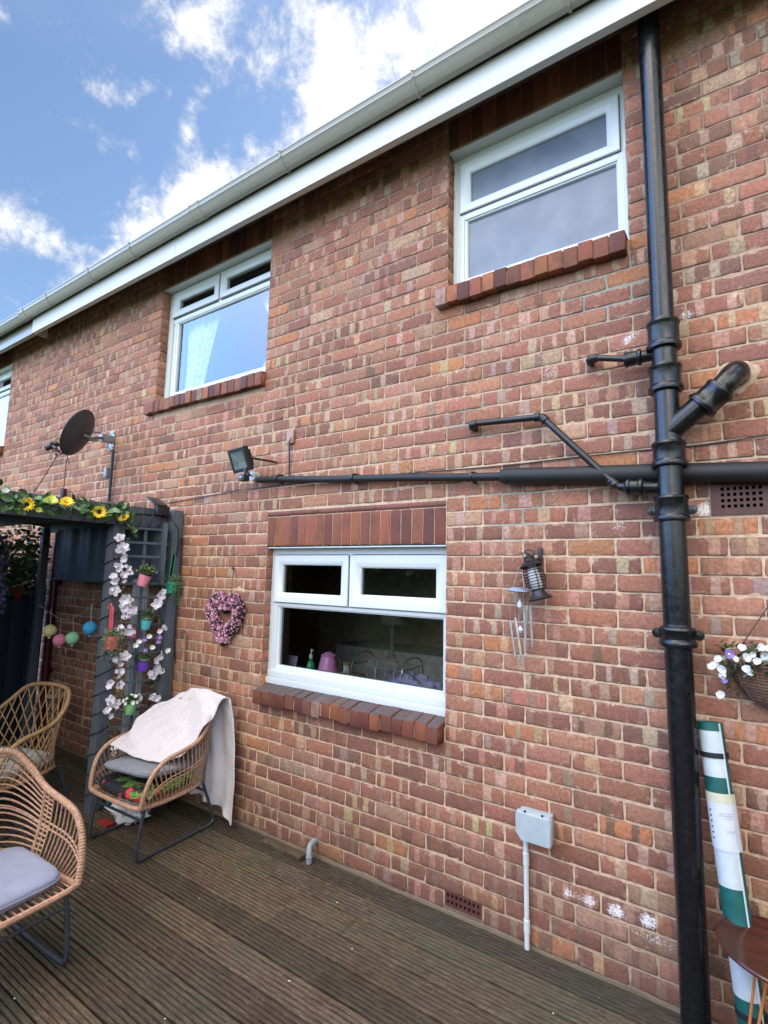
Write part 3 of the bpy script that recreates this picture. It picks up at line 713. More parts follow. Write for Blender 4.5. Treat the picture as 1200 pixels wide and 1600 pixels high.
# net curtains in the bedroom windows
for (xa, xb, dirn) in ((-2.93, -2.45, 1), (-1.92, -1.60, -1), (-7.8, -7.4, 1)):
    c = MB(); P = []; nu, nv = 40, 12
    for j in range(nv+1):
        t = j/nv; z = 4.15-.78*t
        for i in range(nu+1):
            s_ = i/nu; pull = (1-.62*math.sin(math.pi*min(1, t*1.15))**1.0*s_) if dirn > 0 else 1
            x = xa+(xb-xa)*s_
            if dirn > 0: x = xa+(xb-xa)*s_*(1-.35*t)
            else: x = xb-(xb-xa)*(1-s_)*(1-.45*math.sin(t*math.pi))
            P.append((x, .22+.018*math.sin(s_*34+t*2)+.01*math.sin(s_*11), z))
    c.add(P, [(j*(nu+1)+i, j*(nu+1)+i+1, (j+1)*(nu+1)+i+1, (j+1)*(nu+1)+i) for j in range(nv) for i in range(nu)]); c.build('net_curtain', 'blind', house)
# soffit, fascia, gutter, roof
so_ = MB(); so_.box(XL, XR, -.25, .02, 4.745, 4.76); so_.build('soffit', 'soffit', house, smooth=False)
YF = -.26; FX = aY(51, 510, YF).x; FB, FT = 4.447, 4.625
f = MB(); f.box(FX, XR, YF, YF+.018, FB, FT, .002); f.box(FX, XR, YF+.018, YF+.045, FB, FB+.01, .001); f.box(FX-.001, FX+.004, YF-.002, -.10, FB-.002, FT)
f.build('fascia', 'fascia', house)
f = MB(); jx = aY(274, 386, YF).x; f.box(jx-.004, jx+.004, YF-.0035, YF, FB-.002, FT+.002, .001); f.build('fascia_joint', 'fascia', house)
f = MB(); f.box(XL, FX-.002, YF+.022, YF+.04, FB+.018, FT, .002); f.box(XL, FX-.002, YF+.04, YF+.07, FB+.018, FB+.028); f.build('old_fascia', 'gutter_old', house)
GY, GZ = YF-.010, aY(650, 160, YF).z-.01
GP = [(0, .075), (-.002, .018), (-.016, .002), (-.052, 0), (-.084, .028), (-.092, .050), (-.098, .054), (-.102, .080), (-.108, .086), (-.108, .096), (-.100, .098), (-.094, .090), (-.086, .058), (-.048, .010), (-.018, .012), (-.008, .022)]
GP = [(GY+y, GZ+z) for y, z in GP]; GC = (GY-.052, GZ+.05)
def gut(x0, x1, mat, name, sc=1.0, ex=0.0, gp=GP):
    g = MB(); cx, cz = GC; P = []
    n_ = max(2, int((x1-x0)/.5)+1)
    for i in range(n_):
        x = x0+(x1-x0)*i/(n_-1)
        for (y, z) in gp: P.append((x, cx+(y-cx)*sc, cz+(z-cz)*sc-ex))
    k = len(gp); g.add(P, [(i*k+j, i*k+(j+1) % k, (i+1)*k+(j+1) % k, (i+1)*k+j) for i in range(n_-1) for j in range(k)])
    g.add([P[j] for j in range(k)], [tuple(range(k-1, -1, -1))]); g.add([P[(n_-1)*k+j] for j in range(k)], [tuple(range(k))])
    return g
go = gut(FX-.02, XR, 'gutter', 'gutter').build('gutter', 'gutter', house)
for px, py in ((645, 120), (885, 5), (437, 262), (135, 446), (200, 406), (70, 480)):
    x = aY(px, py, GY-.1).x; gut(x-.007, x+.007, 'gutter', 'c', 1.14).build('gutter_bracket', 'gutter', go)
for px, py in ((302, 334),):
    x = aY(px, py, GY-.1).x; gut(x-.055, x+.055, 'gutter', 'c', 1.05).build('gutter_union', 'gutter', go)
    for dx in (-.055, .055): gut(x+dx-.008, x+dx+.008, 'gutter', 'c', 1.10).build('gutter_bracket', 'gutter', go)
g2 = gut(XL, FX-.1, 'gutter_old', 'g', .96, .012).build('old_gutter', 'gutter_old', house)
gut(FX-.13, FX-.015, 'gutter', 'c', 1.07, .004).build('gutter_union', 'gutter', g2)
for dx in (-.13, -.015): gut(FX+dx-.008, FX+dx+.008, 'gutter', 'c', 1.13, .004).build('gutter_bracket', 'gutter', g2)
r = MB()
def roofz(y): return 4.69+(y+.32)*.70
for i in range(18):
    y0 = -.32+i*.25; y1 = y0+.27
    r.quad((XL, y0, roofz(y0)), (XR, y0, roofz(y0)), (XR, y1, roofz(y1)-.012), (XL, y1, roofz(y1)-.012)); r.quad((XL, y0, roofz(y0)-.02), (XR, y0, roofz(y0)-.02), (XR, y0, roofz(y0)), (XL, y0, roofz(y0)))
yr = 4.0; r.quad((XL, yr, roofz(yr)), (XR, yr, roofz(yr)), (XR, 8.2, roofz(yr)-3.0), (XL, 8.2, roofz(yr)-3.0))
r.add([(XL+.05, .02, 4.85), (XL+.05, 8, 4.85), (XL+.05, yr, roofz(yr)-.05), (XR-.05, .02, 4.85), (XR-.05, 8, 4.85), (XR-.05, yr, roofz(yr)-.05)], [(0, 2, 1), (3, 4, 5)])
r.build('roof', 'tile', house, smooth=False)
# air bricks
for (x0, x1, z0, z1), nc, nr in ((VENTS[0], 7, 4), (VENTS[1], 8, 2)):
    a = MB(); y = -.006 if nr == 4 else -.001
    mx = (x1-x0)*(.15 if nr == 4 else .03); mz = (z1-z0)*(.16 if nr == 4 else .08)
    sx = (x1-x0-2*mx)/nc; sz = (z1-z0-2*mz)/nr; hw = .56
    X = [x0]; 
    for i in range(nc): X += [x0+mx+sx*(i+(1-hw)/2), x0+mx+sx*(i+(1+hw)/2)]
    X.append(x1); Z = [z0]
    for j in range(nr): Z += [z0+mz+sz*(j+(1-hw)/2), z0+mz+sz*(j+(1+hw)/2)]
    Z.append(z1)
    for i in range(len(X)-1):
        for j in range(len(Z)-1):
            xa, xb, za, zb = X[i], X[i+1], Z[j], Z[j+1]
            if i % 2 == 1 and j % 2 == 1:
                a.cur = 0
                a.quad((xa, y, za), (xa, y, zb), (xa, y+.03, zb), (xa, y+.03, za)); a.quad((xb, y, za), (xb, y+.03, za), (xb, y+.03, zb), (xb, y, zb)); a.quad((xa, y, zb), (xb, y, zb), (xb, y+.03, zb), (xa, y+.03, zb)); a.quad((xa, y, za), (xa, y+.03, za), (xb, y+.03, za), (xb, y, za))
                a.cur = 1; a.quad((xa, y+.03, za), (xb, y+.03, za), (xb, y+.03, zb), (xa, y+.03, zb)); a.cur = 0
            else: a.quad((xa, y, za), (xb, y, za), (xb, y, zb), (xa, y, zb))
    a.quad((x0, y, z0), (x0, y, z1), (x0, .02, z1), (x0, .02, z0)); a.quad((x1, y, z0), (x1, .02, z0), (x1, .02, z1), (x1, y, z1)); a.quad((x0, y, z1), (x1, y, z1), (x1, .02, z1), (x0, .02, z1)); a.quad((x0, y, z0), (x0, .02, z0), (x1, .02, z0), (x1, y, z0))
    a.build('air_brick', ['airbrick', 'hole'], house, smooth=False)

# ------------------------------------------------------------------ ground
dk = MB(); bt = []
PITCH = .0235; bw = .141
prof = []
for i in range(6):
    y = i*PITCH; prof += [(y, 0), (y+PITCH*.52, 0), (y+PITCH*.62, -.0065), (y+PITCH*.90, -.0065)]
prof = [(p+.0015, z) for p, z in prof]
prof = [(0, -.02), (.0003, -.002)]+prof[:-2]+[(bw-.0015, -.002), (bw-.001, -.02)]
brng = random.Random(3)
dverts = []; dfaces = []; dt = []
nb = 46
for b in range(nb):
    y0 = -.012-b*(bw+.010)
    cuts = sorted([brng.uniform(-4, 3) for _ in range(1)]); xs_ = [-6.0]+cuts+[4.0]
    for q in range(len(xs_)-1):
        xa, xb = xs_[q]+.002, xs_[q+1]-.002; g = brng.uniform(.60, 1.30); tnt = (g*brng.uniform(.95, 1.06), g, g*brng.uniform(.92, 1.05), 1)
        nx_ = max(2, int((xb-xa)/.25)); o = len(dverts); lift = brng.uniform(-.0015, .0015); k = len(prof)
        for i in range(nx_+1):
            x = xa+(xb-xa)*i/nx_
            for (p, z) in prof:
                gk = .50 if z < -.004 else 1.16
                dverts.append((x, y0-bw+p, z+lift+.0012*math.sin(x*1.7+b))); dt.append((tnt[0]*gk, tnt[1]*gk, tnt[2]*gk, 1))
        for i in range(nx_):
            for j in range(k-1): a = o+i*k+j; dfaces.append((a, a+k, a+k+1, a+1))
me = bpy.data.meshes.new('decking'); me.from_pydata(dverts, [], dfaces); me.materials.append(MAT['deck'])
me2 = None
a = me.attributes.new('btint', 'FLOAT_COLOR', 'POINT'); a.data.foreach_set('color', np.array(dt, dtype=np.float32).ravel()); me.update()
deck = obj('deck', me); deck['kind'] = 'structure'
sc = MB()
for b in range(20):
    for k in range(14):
        for dy in (.030, .110):
            x = -4.0+k*.6+brng.uniform(-.01, .01); y = -.012-b*(bw+.010)-bw+dy+brng.uniform(-.004, .004)
            sc.lathe([(.0048, 0), (.0044, .0022), (.0015, .0012), (0, .0012)], (x, y, 0), n=8)
o = sc.build('deck_screws', 'galvdark'); o.parent = deck
g = MB(); g.quad((-6.0, -6.7, -.035), (4.0, -6.7, -.035), (4.0, .0, -.035), (-6.0, .0, -.035)); struct(g.build('under_deck_sheet', 'black_dull'))  # one flat black sheet below the boards, showing in the gaps
g = MB(); g.quad((-600, -600, -.16), (600, -600, -.16), (600, 600, -.16), (-600, 600, -.16)); struct(g.build('ground', 'grass'))

# ------------------------------------------------------------------ pipes on the wall
SX, SY, SR = 1.148, -.112, .053
sp_ = thing('soil_pipe', 'thick black cast iron soil pipe running down the wall from eaves to deck', 'drainpipe', (SX, SY, 0))
m = MB(); m.lathe([(SR, .004), (SR, 1.2), (SR*.99, 2.2)], (SX, SY, 0), n=28); m.build('lower_pipe', 'castiron', sp_)
zc = {k: hz(SX, SY, v) for k, v in dict(a=(1008), b=(813), c=(728), d=(611), e=(545)).items()}
m = MB(); m.lathe([(SR*.97, 2.2), (SR*.97, zc['e']+.02)], (SX, SY, 0), n=28); m.build('middle_pipe', 'castiron', sp_)
m = MB(); m.lathe([(SR*.90, zc['e']), (SR*.90, 4.74)], (SX, SY, 0), n=28); m.build('upper_pipe', 'castiron', sp_)
def socket(c, ax, r, h, parent, name='socket'):
    m = MB(); R2 = r*1.22
    m.lathe([(r, -.006), (R2*1.09, -.004), (R2*1.14, .008), (R2*1.08, .020), (R2, .026), (R2*.99, h-.026), (R2*1.04, h-.020), (R2*1.09, h-.010), (R2*1.03, h), (r*1.02, h+.004), (r, h+.012)], c, ax, n=28)
    return m.build(name, 'castiron', parent)
for k, h in (('a', .075), ('b', .105), ('c', .105), ('d', .115), ('e', .125)):
    o = socket((SX, SY, zc[k]), (0, 0, 1), SR, h, sp_)
    if k in 'ab':
        for s_ in (-1, 1):
            m = MB(); m.lathe([(.0, -.012), (.020, -.010), (.022, 0), (.020, .010), (0, .012)], (SX+s_*(SR*1.22+.012), SY+.01, zc[k]+.045), (0, 1, 0), n=14); m.box(SX+s_*SR*1.05-.01, SX+s_*SR*1.05+.012, SY, SY+.02, zc[k]+.03, zc[k]+.06, .004); m.build('fixing_ear', 'castiron', o)
# the Y branch that goes up to the right and into the wall
b0 = Vector((SX+.0, SY, zc['c']+.15)); e1 = aY(1113, 617, SY-.01); e2 = aY(1142, 586, SY+.0); e3 = Vector((e2.x+.035, -.03, e2.z+.02)); dirb = (e1-b0).normalized()
br = MB(); br.tube([b0, b0+(e1-b0)*.35, e1], [SR*.98, SR*.93, SR*.90], n=24); bo = br.build('branch', 'castiron', sp_)
br = MB(); br.tube(spline([e1, e1+dirb*.06, e2+Vector((.0, .005, -.005)), e2+Vector((.018, .025, .018)), e2+Vector((.026, .062, .024)), e2+Vector((.028, .115, .026))], 6), SR*.90, n=24); br.build('branch_elbow', 'castiron', bo)
p1 = aY(1095, 635, SY-.01); socket(p1, dirb, SR*.92, .10, bo)
m = MB(); P = []
cw = e2+Vector((.028, 0, .026))
for i in range(33):
    a = 2*math.pi*i/32
    for rr, yy in ((.045, -.012), (.068+.010*math.sin(a*3)+.006*math.sin(a*7), -.007), (.080+.012*math.sin(a*3+1), .006)): P.append((cw.x+rr*math.cos(a), yy, cw.z+rr*math.sin(a)))
m.add(P, [(i*3+k, (i+1)*3+k, (i+1)*3+k+1, i*3+k+1) for i in range(32) for k in range(2)]); m.build('mortar_collar', 'mortar', bo)
def waste(name, label, pts, r, couplings, stub, n=14):
    w = thing(name, label, 'waste pipe', pts[0]); m = MB(); m.tube(pts, r, n)
    for p in pts[2:-1]: m.ball(p, r*1.04, 14)
    m.build('pipe', 'pvcblack', w)
    for (c, ax, rr, h) in couplings:
        m = MB(); m.lathe([(r, -h/2-.002), (rr, -h/2), (rr*1.06, -h/2+.004), (rr*1.06, -h/2+.010), (rr, -h/2+.013), (rr, h/2-.013), (rr*1.06, h/2-.010), (rr*1.06, h/2-.004), (rr, h/2), (r, h/2+.002)], c, ax, n=20); m.build('coupling', 'pvcblack', w)
    m = MB(); m.lathe(stub[0], stub[1], stub[2], n=20); m.build('boss', 'castiron', w); return w
y_ = -.085
a0 = aY(921, 562, -.06); a1 = aY(985, 561, y_); a2 = aY(1024, 558, y_)
w = waste('waste_pipe', 'short black waste pipe with a fat collar joining the soil pipe above the angled one', [Vector((a0.x, -.0, a0.z)), Vector((a0.x, -.045, a0.z)), Vector((a0.x+.008, -.062, a0.z)), Vector((a0.x+.03, -.066, a0.z)), a1], .0155,
          [(Vector((a0.x+.022, -.064, a0.z)), (1, 0, 0), .021, .03), (Vector((a0.x, -.035, a0.z)), (0, 1, 0), .021, .03)],
          ([(.016, 0), (.034, .002), (.038, .012), (.034, .020), (.033, .055), (.039, .062), (.039, .072), (.028, .078), (.026, .12), (.028, .16)], a1-Vector((.028, 0, 0)), (1, 0, 0)))
c0 = aY(737, 664, -.05); c1 = aY(846, 651, -.06); c2 = aY(962, 758, -.085); c3 = aY(1010, 766, -.10)
d1 = (c2-c1).normalized()
w = waste('waste_pipe', 'thin black waste pipe that runs level then slopes down to the soil pipe', [Vector((c0.x, 0, c0.z-.008)), Vector((c0.x, -.04, c0.z-.006)), c0, c0+Vector((.03, 0, .004)), c1-Vector((.02, 0, .0)), c1, c1+d1*.02, c2, c2+Vector((.03, 0, -.012)), c3], .0175,
          [(c0+Vector((.012, 0, .0)), (1, 0, .05), .0235, .035), (Vector((c0.x, -.03, c0.z-.006)), (0, 1, 0), .0235, .03), (c1-Vector((.022, 0, 0)), (1, 0, 0), .0225, .03), (c1+d1*.022, d1, .0225, .03), (c2-d1*.015, d1, .0225, .035)],
          ([(.02, -.03), (.026, -.01), (.032, .0), (.038, .004), (.039, .014), (.034, .02), (.034, .05), (.040, .056), (.040, .068), (.032, .074), (.028, .08), (.027, .15)], c2+Vector((.045, -.005, -.012)), (1, -.05, -.10)))
lp = thing('lagged_pipe', 'long black foam lagged pipe running level across the wall above the kitchen window', 'pipe', aY(402, 750, -.04))
l0 = aY(402, 750, -.045); l1 = aY(783, 745, -.05); l1b = aY(783, 744, -.055); l2 = aY(1300, 735, -.055)
def foam(a, b, r0, n_, seed, name, mat='lagging'):
    m = MB(); L = (b-a).length; P = []; rr = []
    for i in range(n_+1):
        t = i/n_; p = a.lerp(b, t); p.z += .004*noise.noise(Vector((t*L*2, seed, 0))); p.y += .003*noise.noise(Vector((t*L*2, seed+5, 0))); P.append(p); rr.append(r0*(1+.05*noise.noise(Vector((t*L*5, seed, 3)))))
    rr[0] *= .8; m.tube(P, rr, 16); m.build(name, mat, lp)
foam(l0, l1+Vector((.01, 0, 0)), .024, 60, 1, 'thin_section'); foam(l1b, l2, .044, 60, 2, 'thick_section')
for px in (435, 553, 738):
    p = aY(px, 748-(px-435)*.01, -.047); m = MB(); m.lathe([(.0235, -.008), (.030, -.007), (.030, .007), (.0235, .008)], p, (1, 0, -.02), n=16); m.box(p.x-.006, p.x+.006, -.03, .0, p.z+.022, p.z+.034, .002); m.box(p.x-.006, p.x+.006, -.03, .0, p.z-.034, p.z-.022, .002); m.build('pipe_clip', 'pvcblack', lp)
def wire(name, label, pts, r, cat='cable', mat='cable', group=None, n=6, sm=6):
    m = MB(); m.tube(spline(pts, sm), r, n); o = m.build(name, mat); return tag(o, label, cat, group)
wire('wall_cable', 'thin black cable clipped along the wall just above and below the lagged pipe', [aY(x, y, -.009) for x, y in ((262, 786), (330, 774), (392, 764), (450, 757), (560, 748), (660, 738), (785, 728), (870, 718), (1000, 704), (1090, 696), (1200, 680), (1300, 668))], .0038)
# ------------------------------------------------------------------ things hung on the wall
# satellite dish
dc = aY(122, 676, -.42); mp = aY(176, 688, 0)
sdh = thing('satellite_dish', 'dark grey oval satellite dish on a steel wall bracket left of the upstairs window', 'satellite dish', mp)
nrm = (Vector((-.76, -.50, .40))).normalized()
def basis(n, up=(0, 0, 1)):
    n = Vector(n).normalized(); x = Vector(up).cross(n).normalized(); y = n.cross(x); return x, y, n
bx, by, bz = basis(nrm); P = []; nr, na = 8, 36
for s_ in (0, 1):
    for i in range(nr+1):
        r = i/nr
        for j in range(na): a = 2*math.pi*j/na; P.append(dc+bx*(.185*r*math.cos(a))+by*(.222*r*math.sin(a))+bz*(.055*r*r-.05-(.006 if s_ else 0)-(.004 if i == nr and s_ else 0)))
m = MB(); N1 = (nr+1)*na
F_ = [(s0+i*na+j, s0+i*na+(j+1) % na, s0+(i+1)*na+(j+1) % na, s0+(i+1)*na+j) for s0 in (0, N1) for i in range(nr) for j in range(na)]+[(nr*na+j, nr*na+(j+1) % na, N1+nr*na+(j+1) % na, N1+nr*na+j) for j in range(na)]
m.add(P, F_); m.tube([dc+bx*(.187*math.cos(a))+by*(.224*math.sin(a))+bz*.004 for a in [2*math.pi*k/40 for k in range(40)]], .006, 6, closed=True)
m.build('reflector', 'dish', sdh)
bk = dc-bz*.06
m = MB(); m.tube([bk, bk-bz*.05+Vector((0, .03, 0)), mp+Vector((0, -.10, 0))], .016, 8); m.tube([bk+by*.05, mp+Vector((-.03, -.12, .05)), mp+Vector((0, -.05, .02))], .006, 6); m.tube([bk-by*.05, mp+Vector((-.03, -.12, -.03)), mp+Vector((0, -.05, -.02))], .006, 6); m.build('arm', 'galvdark', sdh)
m = MB(); m.box(mp.x-.045, mp.x+.045, -.012, -.003, mp.z-.10, mp.z+.09, .004); m.box(mp.x-.03, mp.x+.03, -.12, -.012, mp.z-.035, mp.z+.04, .006)
for a, b in ((-.03, .07), (.03, .07), (-.03, -.08), (.03, -.08)): m.ball((mp.x+a, -.014, mp.z+b), .009, 8)
m.build('wall_bracket', 'galv', sdh)
lnb = aY(80, 697, -.62); low = dc-by*.21
m = MB(); m.tube(spline([low-bz*.03, low+bz*.08-by*.02, lnb+Vector((.05, .02, -.02)), lnb], 5), .011, 8); m.build('feed_arm', 'galvdark', sdh)
m = MB(); m.lathe([(0, -.055), (.024, -.05), (.026, .0), (.018, .02), (.030, .04), (.030, .055), (0, .06)], lnb, (dc-lnb), n=16); m.box(lnb.x-.03, lnb.x+.02, lnb.y-.02, lnb.y+.02, lnb.z-.02, lnb.z+.03, .004); m.build('receiver_head', 'black', sdh)
m = MB(); m.tube(spline([low-bz*.02, lnb.lerp(low, .5)+Vector((0, 0, .10)), lnb+Vector((.01, 0, .03))], 6), .004, 6); m.tube(spline([low+Vector((0, 0, -.02)), low+Vector((0, .03, -.10)), aY(104, 720, -.12), aY(98, 772, -.10), aY(88, 786, -.3)], 6), .0045, 6)
m.tube(spline([lnb, lnb+Vector((.02, .04, -.08)), aY(72, 740, -.5), aY(52, 770, -.5)], 5), .004, 6); m.tube(spline([lnb, lnb+Vector((.05, .02, -.08)), aY(100, 708, -.5)], 5), .004, 6); m.build('lead', 'cable', sdh)
m = MB(); q0 = aY(177, 704, -.03); q1 = aY(170, 784, -.03); m.tube([q0, q1], .014, 8); m.build('pole', 'cable', sdh)
m = MB(); q = aY(166, 738, -.02); m.box(q.x-.025, q.x+.022, -.035, -.003, q.z-.05, q.z+.05, .008); tag(m.build('cable_box', 'greypipe'), 'small grey cable box on the wall below the satellite dish', 'cable box')
# floodlight
fc = aY(374, 719, -.21); fl = thing('floodlight', 'square black LED floodlight with a motion sensor fixed to the wall above the heart wreath', 'floodlight', aY(400, 745, 0))
fx, fy, fz = basis((-.16, -.86, -.34)); fx = -fx if fx.x < 0 else fx
def frm(o, x, y, z): return Matrix(((x.x, y.x, z.x, o.x), (x.y, y.y, z.y, o.y), (x.z, y.z, z.z, o.z), (0, 0, 0, 1)))
fyv = fz.cross(fx); FM = frm(fc, fx, fyv, fz)
m = MB()
rr_ = MB(); 
def rectring(mb, M_, prof, w, h):
    P = []
    for (i, d) in prof: P += [M_@Vector((-w/2+i, -h/2+i, d)), M_@Vector((w/2-i, -h/2+i, d)), M_@Vector((w/2-i, h/2-i, d)), M_@Vector((-w/2+i, h/2-i, d))]
    mb.add(P, [(k*4+j, k*4+(j+1) % 4, (k+1)*4+(j+1) % 4, (k+1)*4+j) for k in range(len(prof)-1) for j in range(4)])
FW, FH = .225, .175
rectring(m, FM, [(.03, -.045), (.004, -.03), (0, -.02), (0, .006), (.004, .012), (.022, .012), (.024, .006)], FW, FH)
m.quad(*[FM@Vector(v) for v in ((-FW/2+.03, -FH/2+.03, -.045), (-FW/2+.03, FH/2-.03, -.045), (FW/2-.03, FH/2-.03, -.045), (FW/2-.03, -FH/2+.03, -.045))])
for i in range(7): x = -.075+i*.025; m.box(x-.002, x+.002, -.06, .06, -.062, -.04, mat=FM)
m.build('housing', 'black', fl)
m = MB(); rectring(m, FM, [(.024, .005), (.075, -.022)], FW, FH); m.quad(*[FM@Vector(v) for v in ((-FW/2+.075, -FH/2+.075, -.022), (FW/2-.075, -FH/2+.075, -.022), (FW/2-.075, FH/2-.075, -.022), (-FW/2+.075, FH/2-.075, -.022))]); m.build('reflector', 'reflector', fl, smooth=False)
m = MB(); m.box(-.022, .022, -.014, .014, -.021, -.017, mat=FM); m.build('led_panel', 'led', fl)
m = MB(); m.quad(*[FM@Vector(v) for v in ((-FW/2+.02, -FH/2+.02, .008), (FW/2-.02, -FH/2+.02, .008), (FW/2-.02, FH/2-.02, .008), (-FW/2+.02, FH/2-.02, .008))]); m.build('glass', 'glass', fl)
m = MB(); pA = FM@Vector((FW/2-.01, 0, -.02)); m.tube([pA, Vector((pA.x+.05, -.06, pA.z)), Vector((pA.x+.06, -.0, pA.z+.0))], .008, 6); m.tube([pA+Vector((-.04, 0, -.08)), aY(392, 744, -.03)], .008, 6); m.build('bracket', 'black', fl)
sc_ = aY(381, 746, -.21); m = MB(); m.box(sc_.x-.035, sc_.x+.028, sc_.y-.025, sc_.y+.03, sc_.z-.028, sc_.z+.022, .008); m.tube([sc_+Vector((.01, 0, .01)), sc_+Vector((.02, 0, .07))], .009, 6); so2 = m.build('sensor', 'black', fl)
m = MB(); m.ball((sc_.x-.003, sc_.y-.028, sc_.z-.002), .009, 10); m.build('sensor_lens', 'whiteplastic', so2)
q = aY(397, 744, -.03); m = MB(); m.lathe([(.03, -.03), (.036, -.028), (.036, .02), (.0, .022)], q, (0, -1, 0), n=16); m.build('junction_box', 'jar', fl)
# small pink cover with a lead
q = aY(456, 683, 0); cv = thing('cable_cover', 'small pinkish plastic cable cover on the wall above the lagged pipe', 'cable cover', q)
m = MB(); m.box(q.x-.034, q.x+.034, -.022, -.003, q.z-.05, q.z+.05, .004); m.lathe([(.017, 0), (.017, .012), (0, .012)], (q.x, -.02, q.z-.02), (0, -1, 0), n=12); m.build('cover', 'terracotta', cv)
m = MB(); m.tube([aY(452, 690, -.02), aY(452, 744, -.02)], .006, 6); m.build('lead', 'cable', cv)
# grey box with white conduit
b0 = aY(805, 1262, -.0); bx0, bx1 = .432, .590; bz0, bz1 = .518, .640
eb = thing('outdoor_socket_box', 'pale grey weatherproof socket box on the wall with a white conduit going down', 'socket box', (.5, 0, .5))
m = MB(); m.box(bx0, bx1, -.075, -.004, bz0, bz1, .012); m.build('back_box', 'boxgrey', eb)
m = MB()
P = [(bx0-.006, bz0+.03), (bx0+.022, bz0-.004), (bx1+.002, bz0-.004), (bx1+.006, bz0+.01), (bx1+.006, bz1-.008), (bx1-.005, bz1+.004), (bx0+.0, bz1+.004), (bx0-.006, bz1-.01)]
k = len(P); V_ = [(x, -.062, z) for x, z in P]+[(x, -.088, z) for x, z in P]+[((x-.511)*.95+.511, -.096, (z-.579)*.94+.579) for x, z in P]
m.add(V_, [(i, i+k, (i+1) % k+k, (i+1) % k) for i in range(k)]+[(i+k, i+2*k, (i+1) % k+2*k, (i+1) % k+k) for i in range(k)]+[tuple(range(3*k-1, 2*k-1, -1))]); lid = m.build('lid', 'boxgrey', eb)
for x in (.472, .555): m = MB(); m.lathe([(.006, 0), (.006, .006), (0, .006)], (x, -.085, bz1+.004), (0, 0, 1), n=8); m.build('screw', 'hole', lid)
cx = aY(823, 1400, -.015).x
m = MB(); m.tube([(cx, -.018, bz0+.01), (cx, -.018, .05), (cx, -.018, -.01)], .0125, 12); m.build('conduit', 'whiteplastic', eb)
for z in (.40, .10): m = MB(); m.lathe([(.0125, -.03), (.0155, -.028), (.0155, .028), (.0125, .03)], (cx, -.018, z), n=14); m.build('conduit_coupler', 'whiteplastic', eb)
# hanging storm lantern
ln = thing('storm_lantern', 'black wire caged storm lantern hanging tilted on the wall right of the kitchen window', 'lantern', aY(838, 900, -.08))
lb = aY(845, 937, -.085); lt = aY(830, 884, -.085); ax = (lt-lb).normalized(); L = (lt-lb).length; q3 = ax.to_track_quat('Z', 'Y')
m = MB(); m.lathe([(0, -.003), (.058, 0), (.060, .005), (.050, .014), (.034, .030), (.030, .046), (.034, .048), (.034, .056), (0, .056)], lb, ax, n=28); m.build('base', 'black', ln)
m = MB(); m.lathe([(.026, .056), (.030, .08), (.028, .13), (.022, L+.002)], lb, ax, n=20); m.build('glass_chimney', 'lampglass', ln)
m = MB(); m.lathe([(.056, -.004), (.058, .002), (.040, .018), (.028, .024), (.026, .040), (.030, .042), (.016, .052), (0, .056)], lt, ax, n=28); m.build('cap', 'black', ln)
for i in range(8):
    t = (i+.5)/8; h = .058+(L-.062)*t; r = .034+.016*math.sin(math.pi*(1-t)*.9+.25)
    m = MB(); m.tube([lb+q3@Vector((r*math.cos(a), r*math.sin(a), h)) for a in [2*math.pi*j/24 for j in range(24)]], .0022, 5, closed=True); m.build('cage_ring', 'black', ln)
for j in range(4):
    a = j*math.pi/2+.5; m = MB(); m.tube([lb+q3@Vector(((.036+.016*math.sin(math.pi*(1-t)*.9+.25))*math.cos(a), (.036+.016*math.sin(math.pi*(1-t)*.9+.25))*math.sin(a), .05+(L-.05)*t)) for t in [k/8 for k in range(9)]], .0026, 5); m.build('cage_rib', 'black', ln)
tp = lt+ax*.05; hk = aY(843, 872, -.03)
m = MB(); m.tube(spline([lt+q3@Vector((-.045, 0, .01)), lt+q3@Vector((-.04, 0, .05)), tp+Vector((-.02, 0, .03)), tp+Vector((.03, 0, .02)), lt+q3@Vector((.045, 0, .02))], 6), .0028, 5)
m.tube(spline([tp+Vector((-.025, -.005, -.005)), tp+Vector((-.03, 0, .015)), tp+Vector((-.012, 0, .02)), tp+Vector((-.01, 0, .0)), tp+Vector((-.025, 0, -.01))], 5), .003, 5); m.build('handle', 'black', ln)
m = MB(); m.box(hk.x-.010, hk.x+.010, -.03, -.003, hk.z-.03, hk.z+.055, .005); m.tube([(hk.x, -.02, hk.z+.0), (hk.x-.01, -.07, hk.z-.01), (hk.x-.03, -.085, hk.z+.005)], .005, 6); tag(m.build('wall_hook', 'black'), 'black wall hook holding the storm lantern', 'hook')
# wind chime
wc = aY(810, 921, -.07); ch = thing('wind_chime', 'aluminium wind chime with a pale blue metal cap beside the storm lantern', 'wind chime', wc)
m = MB(); m.lathe([(.058, -.010), (.060, -.008), (.040, .006), (.030, .010), (0, .010), ], wc, (.06, 0, 1), n=28); m.lathe([(.056, -.012), (.0, -.006)], wc, (.06, 0, 1), n=28); m.build('cap', plain('blue_grey_enamel', (.20, .25, .34), .4), ch)
m = MB(); m.tube([wc+Vector((-.03, 0, .0)), aY(811, 885, -.06)], .0012, 4); m.tube([wc, aY(811, 960, -.07), aY(812, 1030, -.07)], .0012, 4); m.build('cord', 'string', ch)
c = aY(812, 943, -.07); m = MB(); m.lathe([(.003, .02), (.006, .008), (.0125, .004), (.0125, -.018), (.006, -.02), (0, -.02)], c, n=14); m.build('bead', 'whiteplastic', ch)
m = MB(); m.lathe([(0, .02), (.009, .012), (.014, 0), (.009, -.014), (0, -.02)], aY(813, 984, -.07), n=12); m.build('glass_drop', 'reflector', ch)
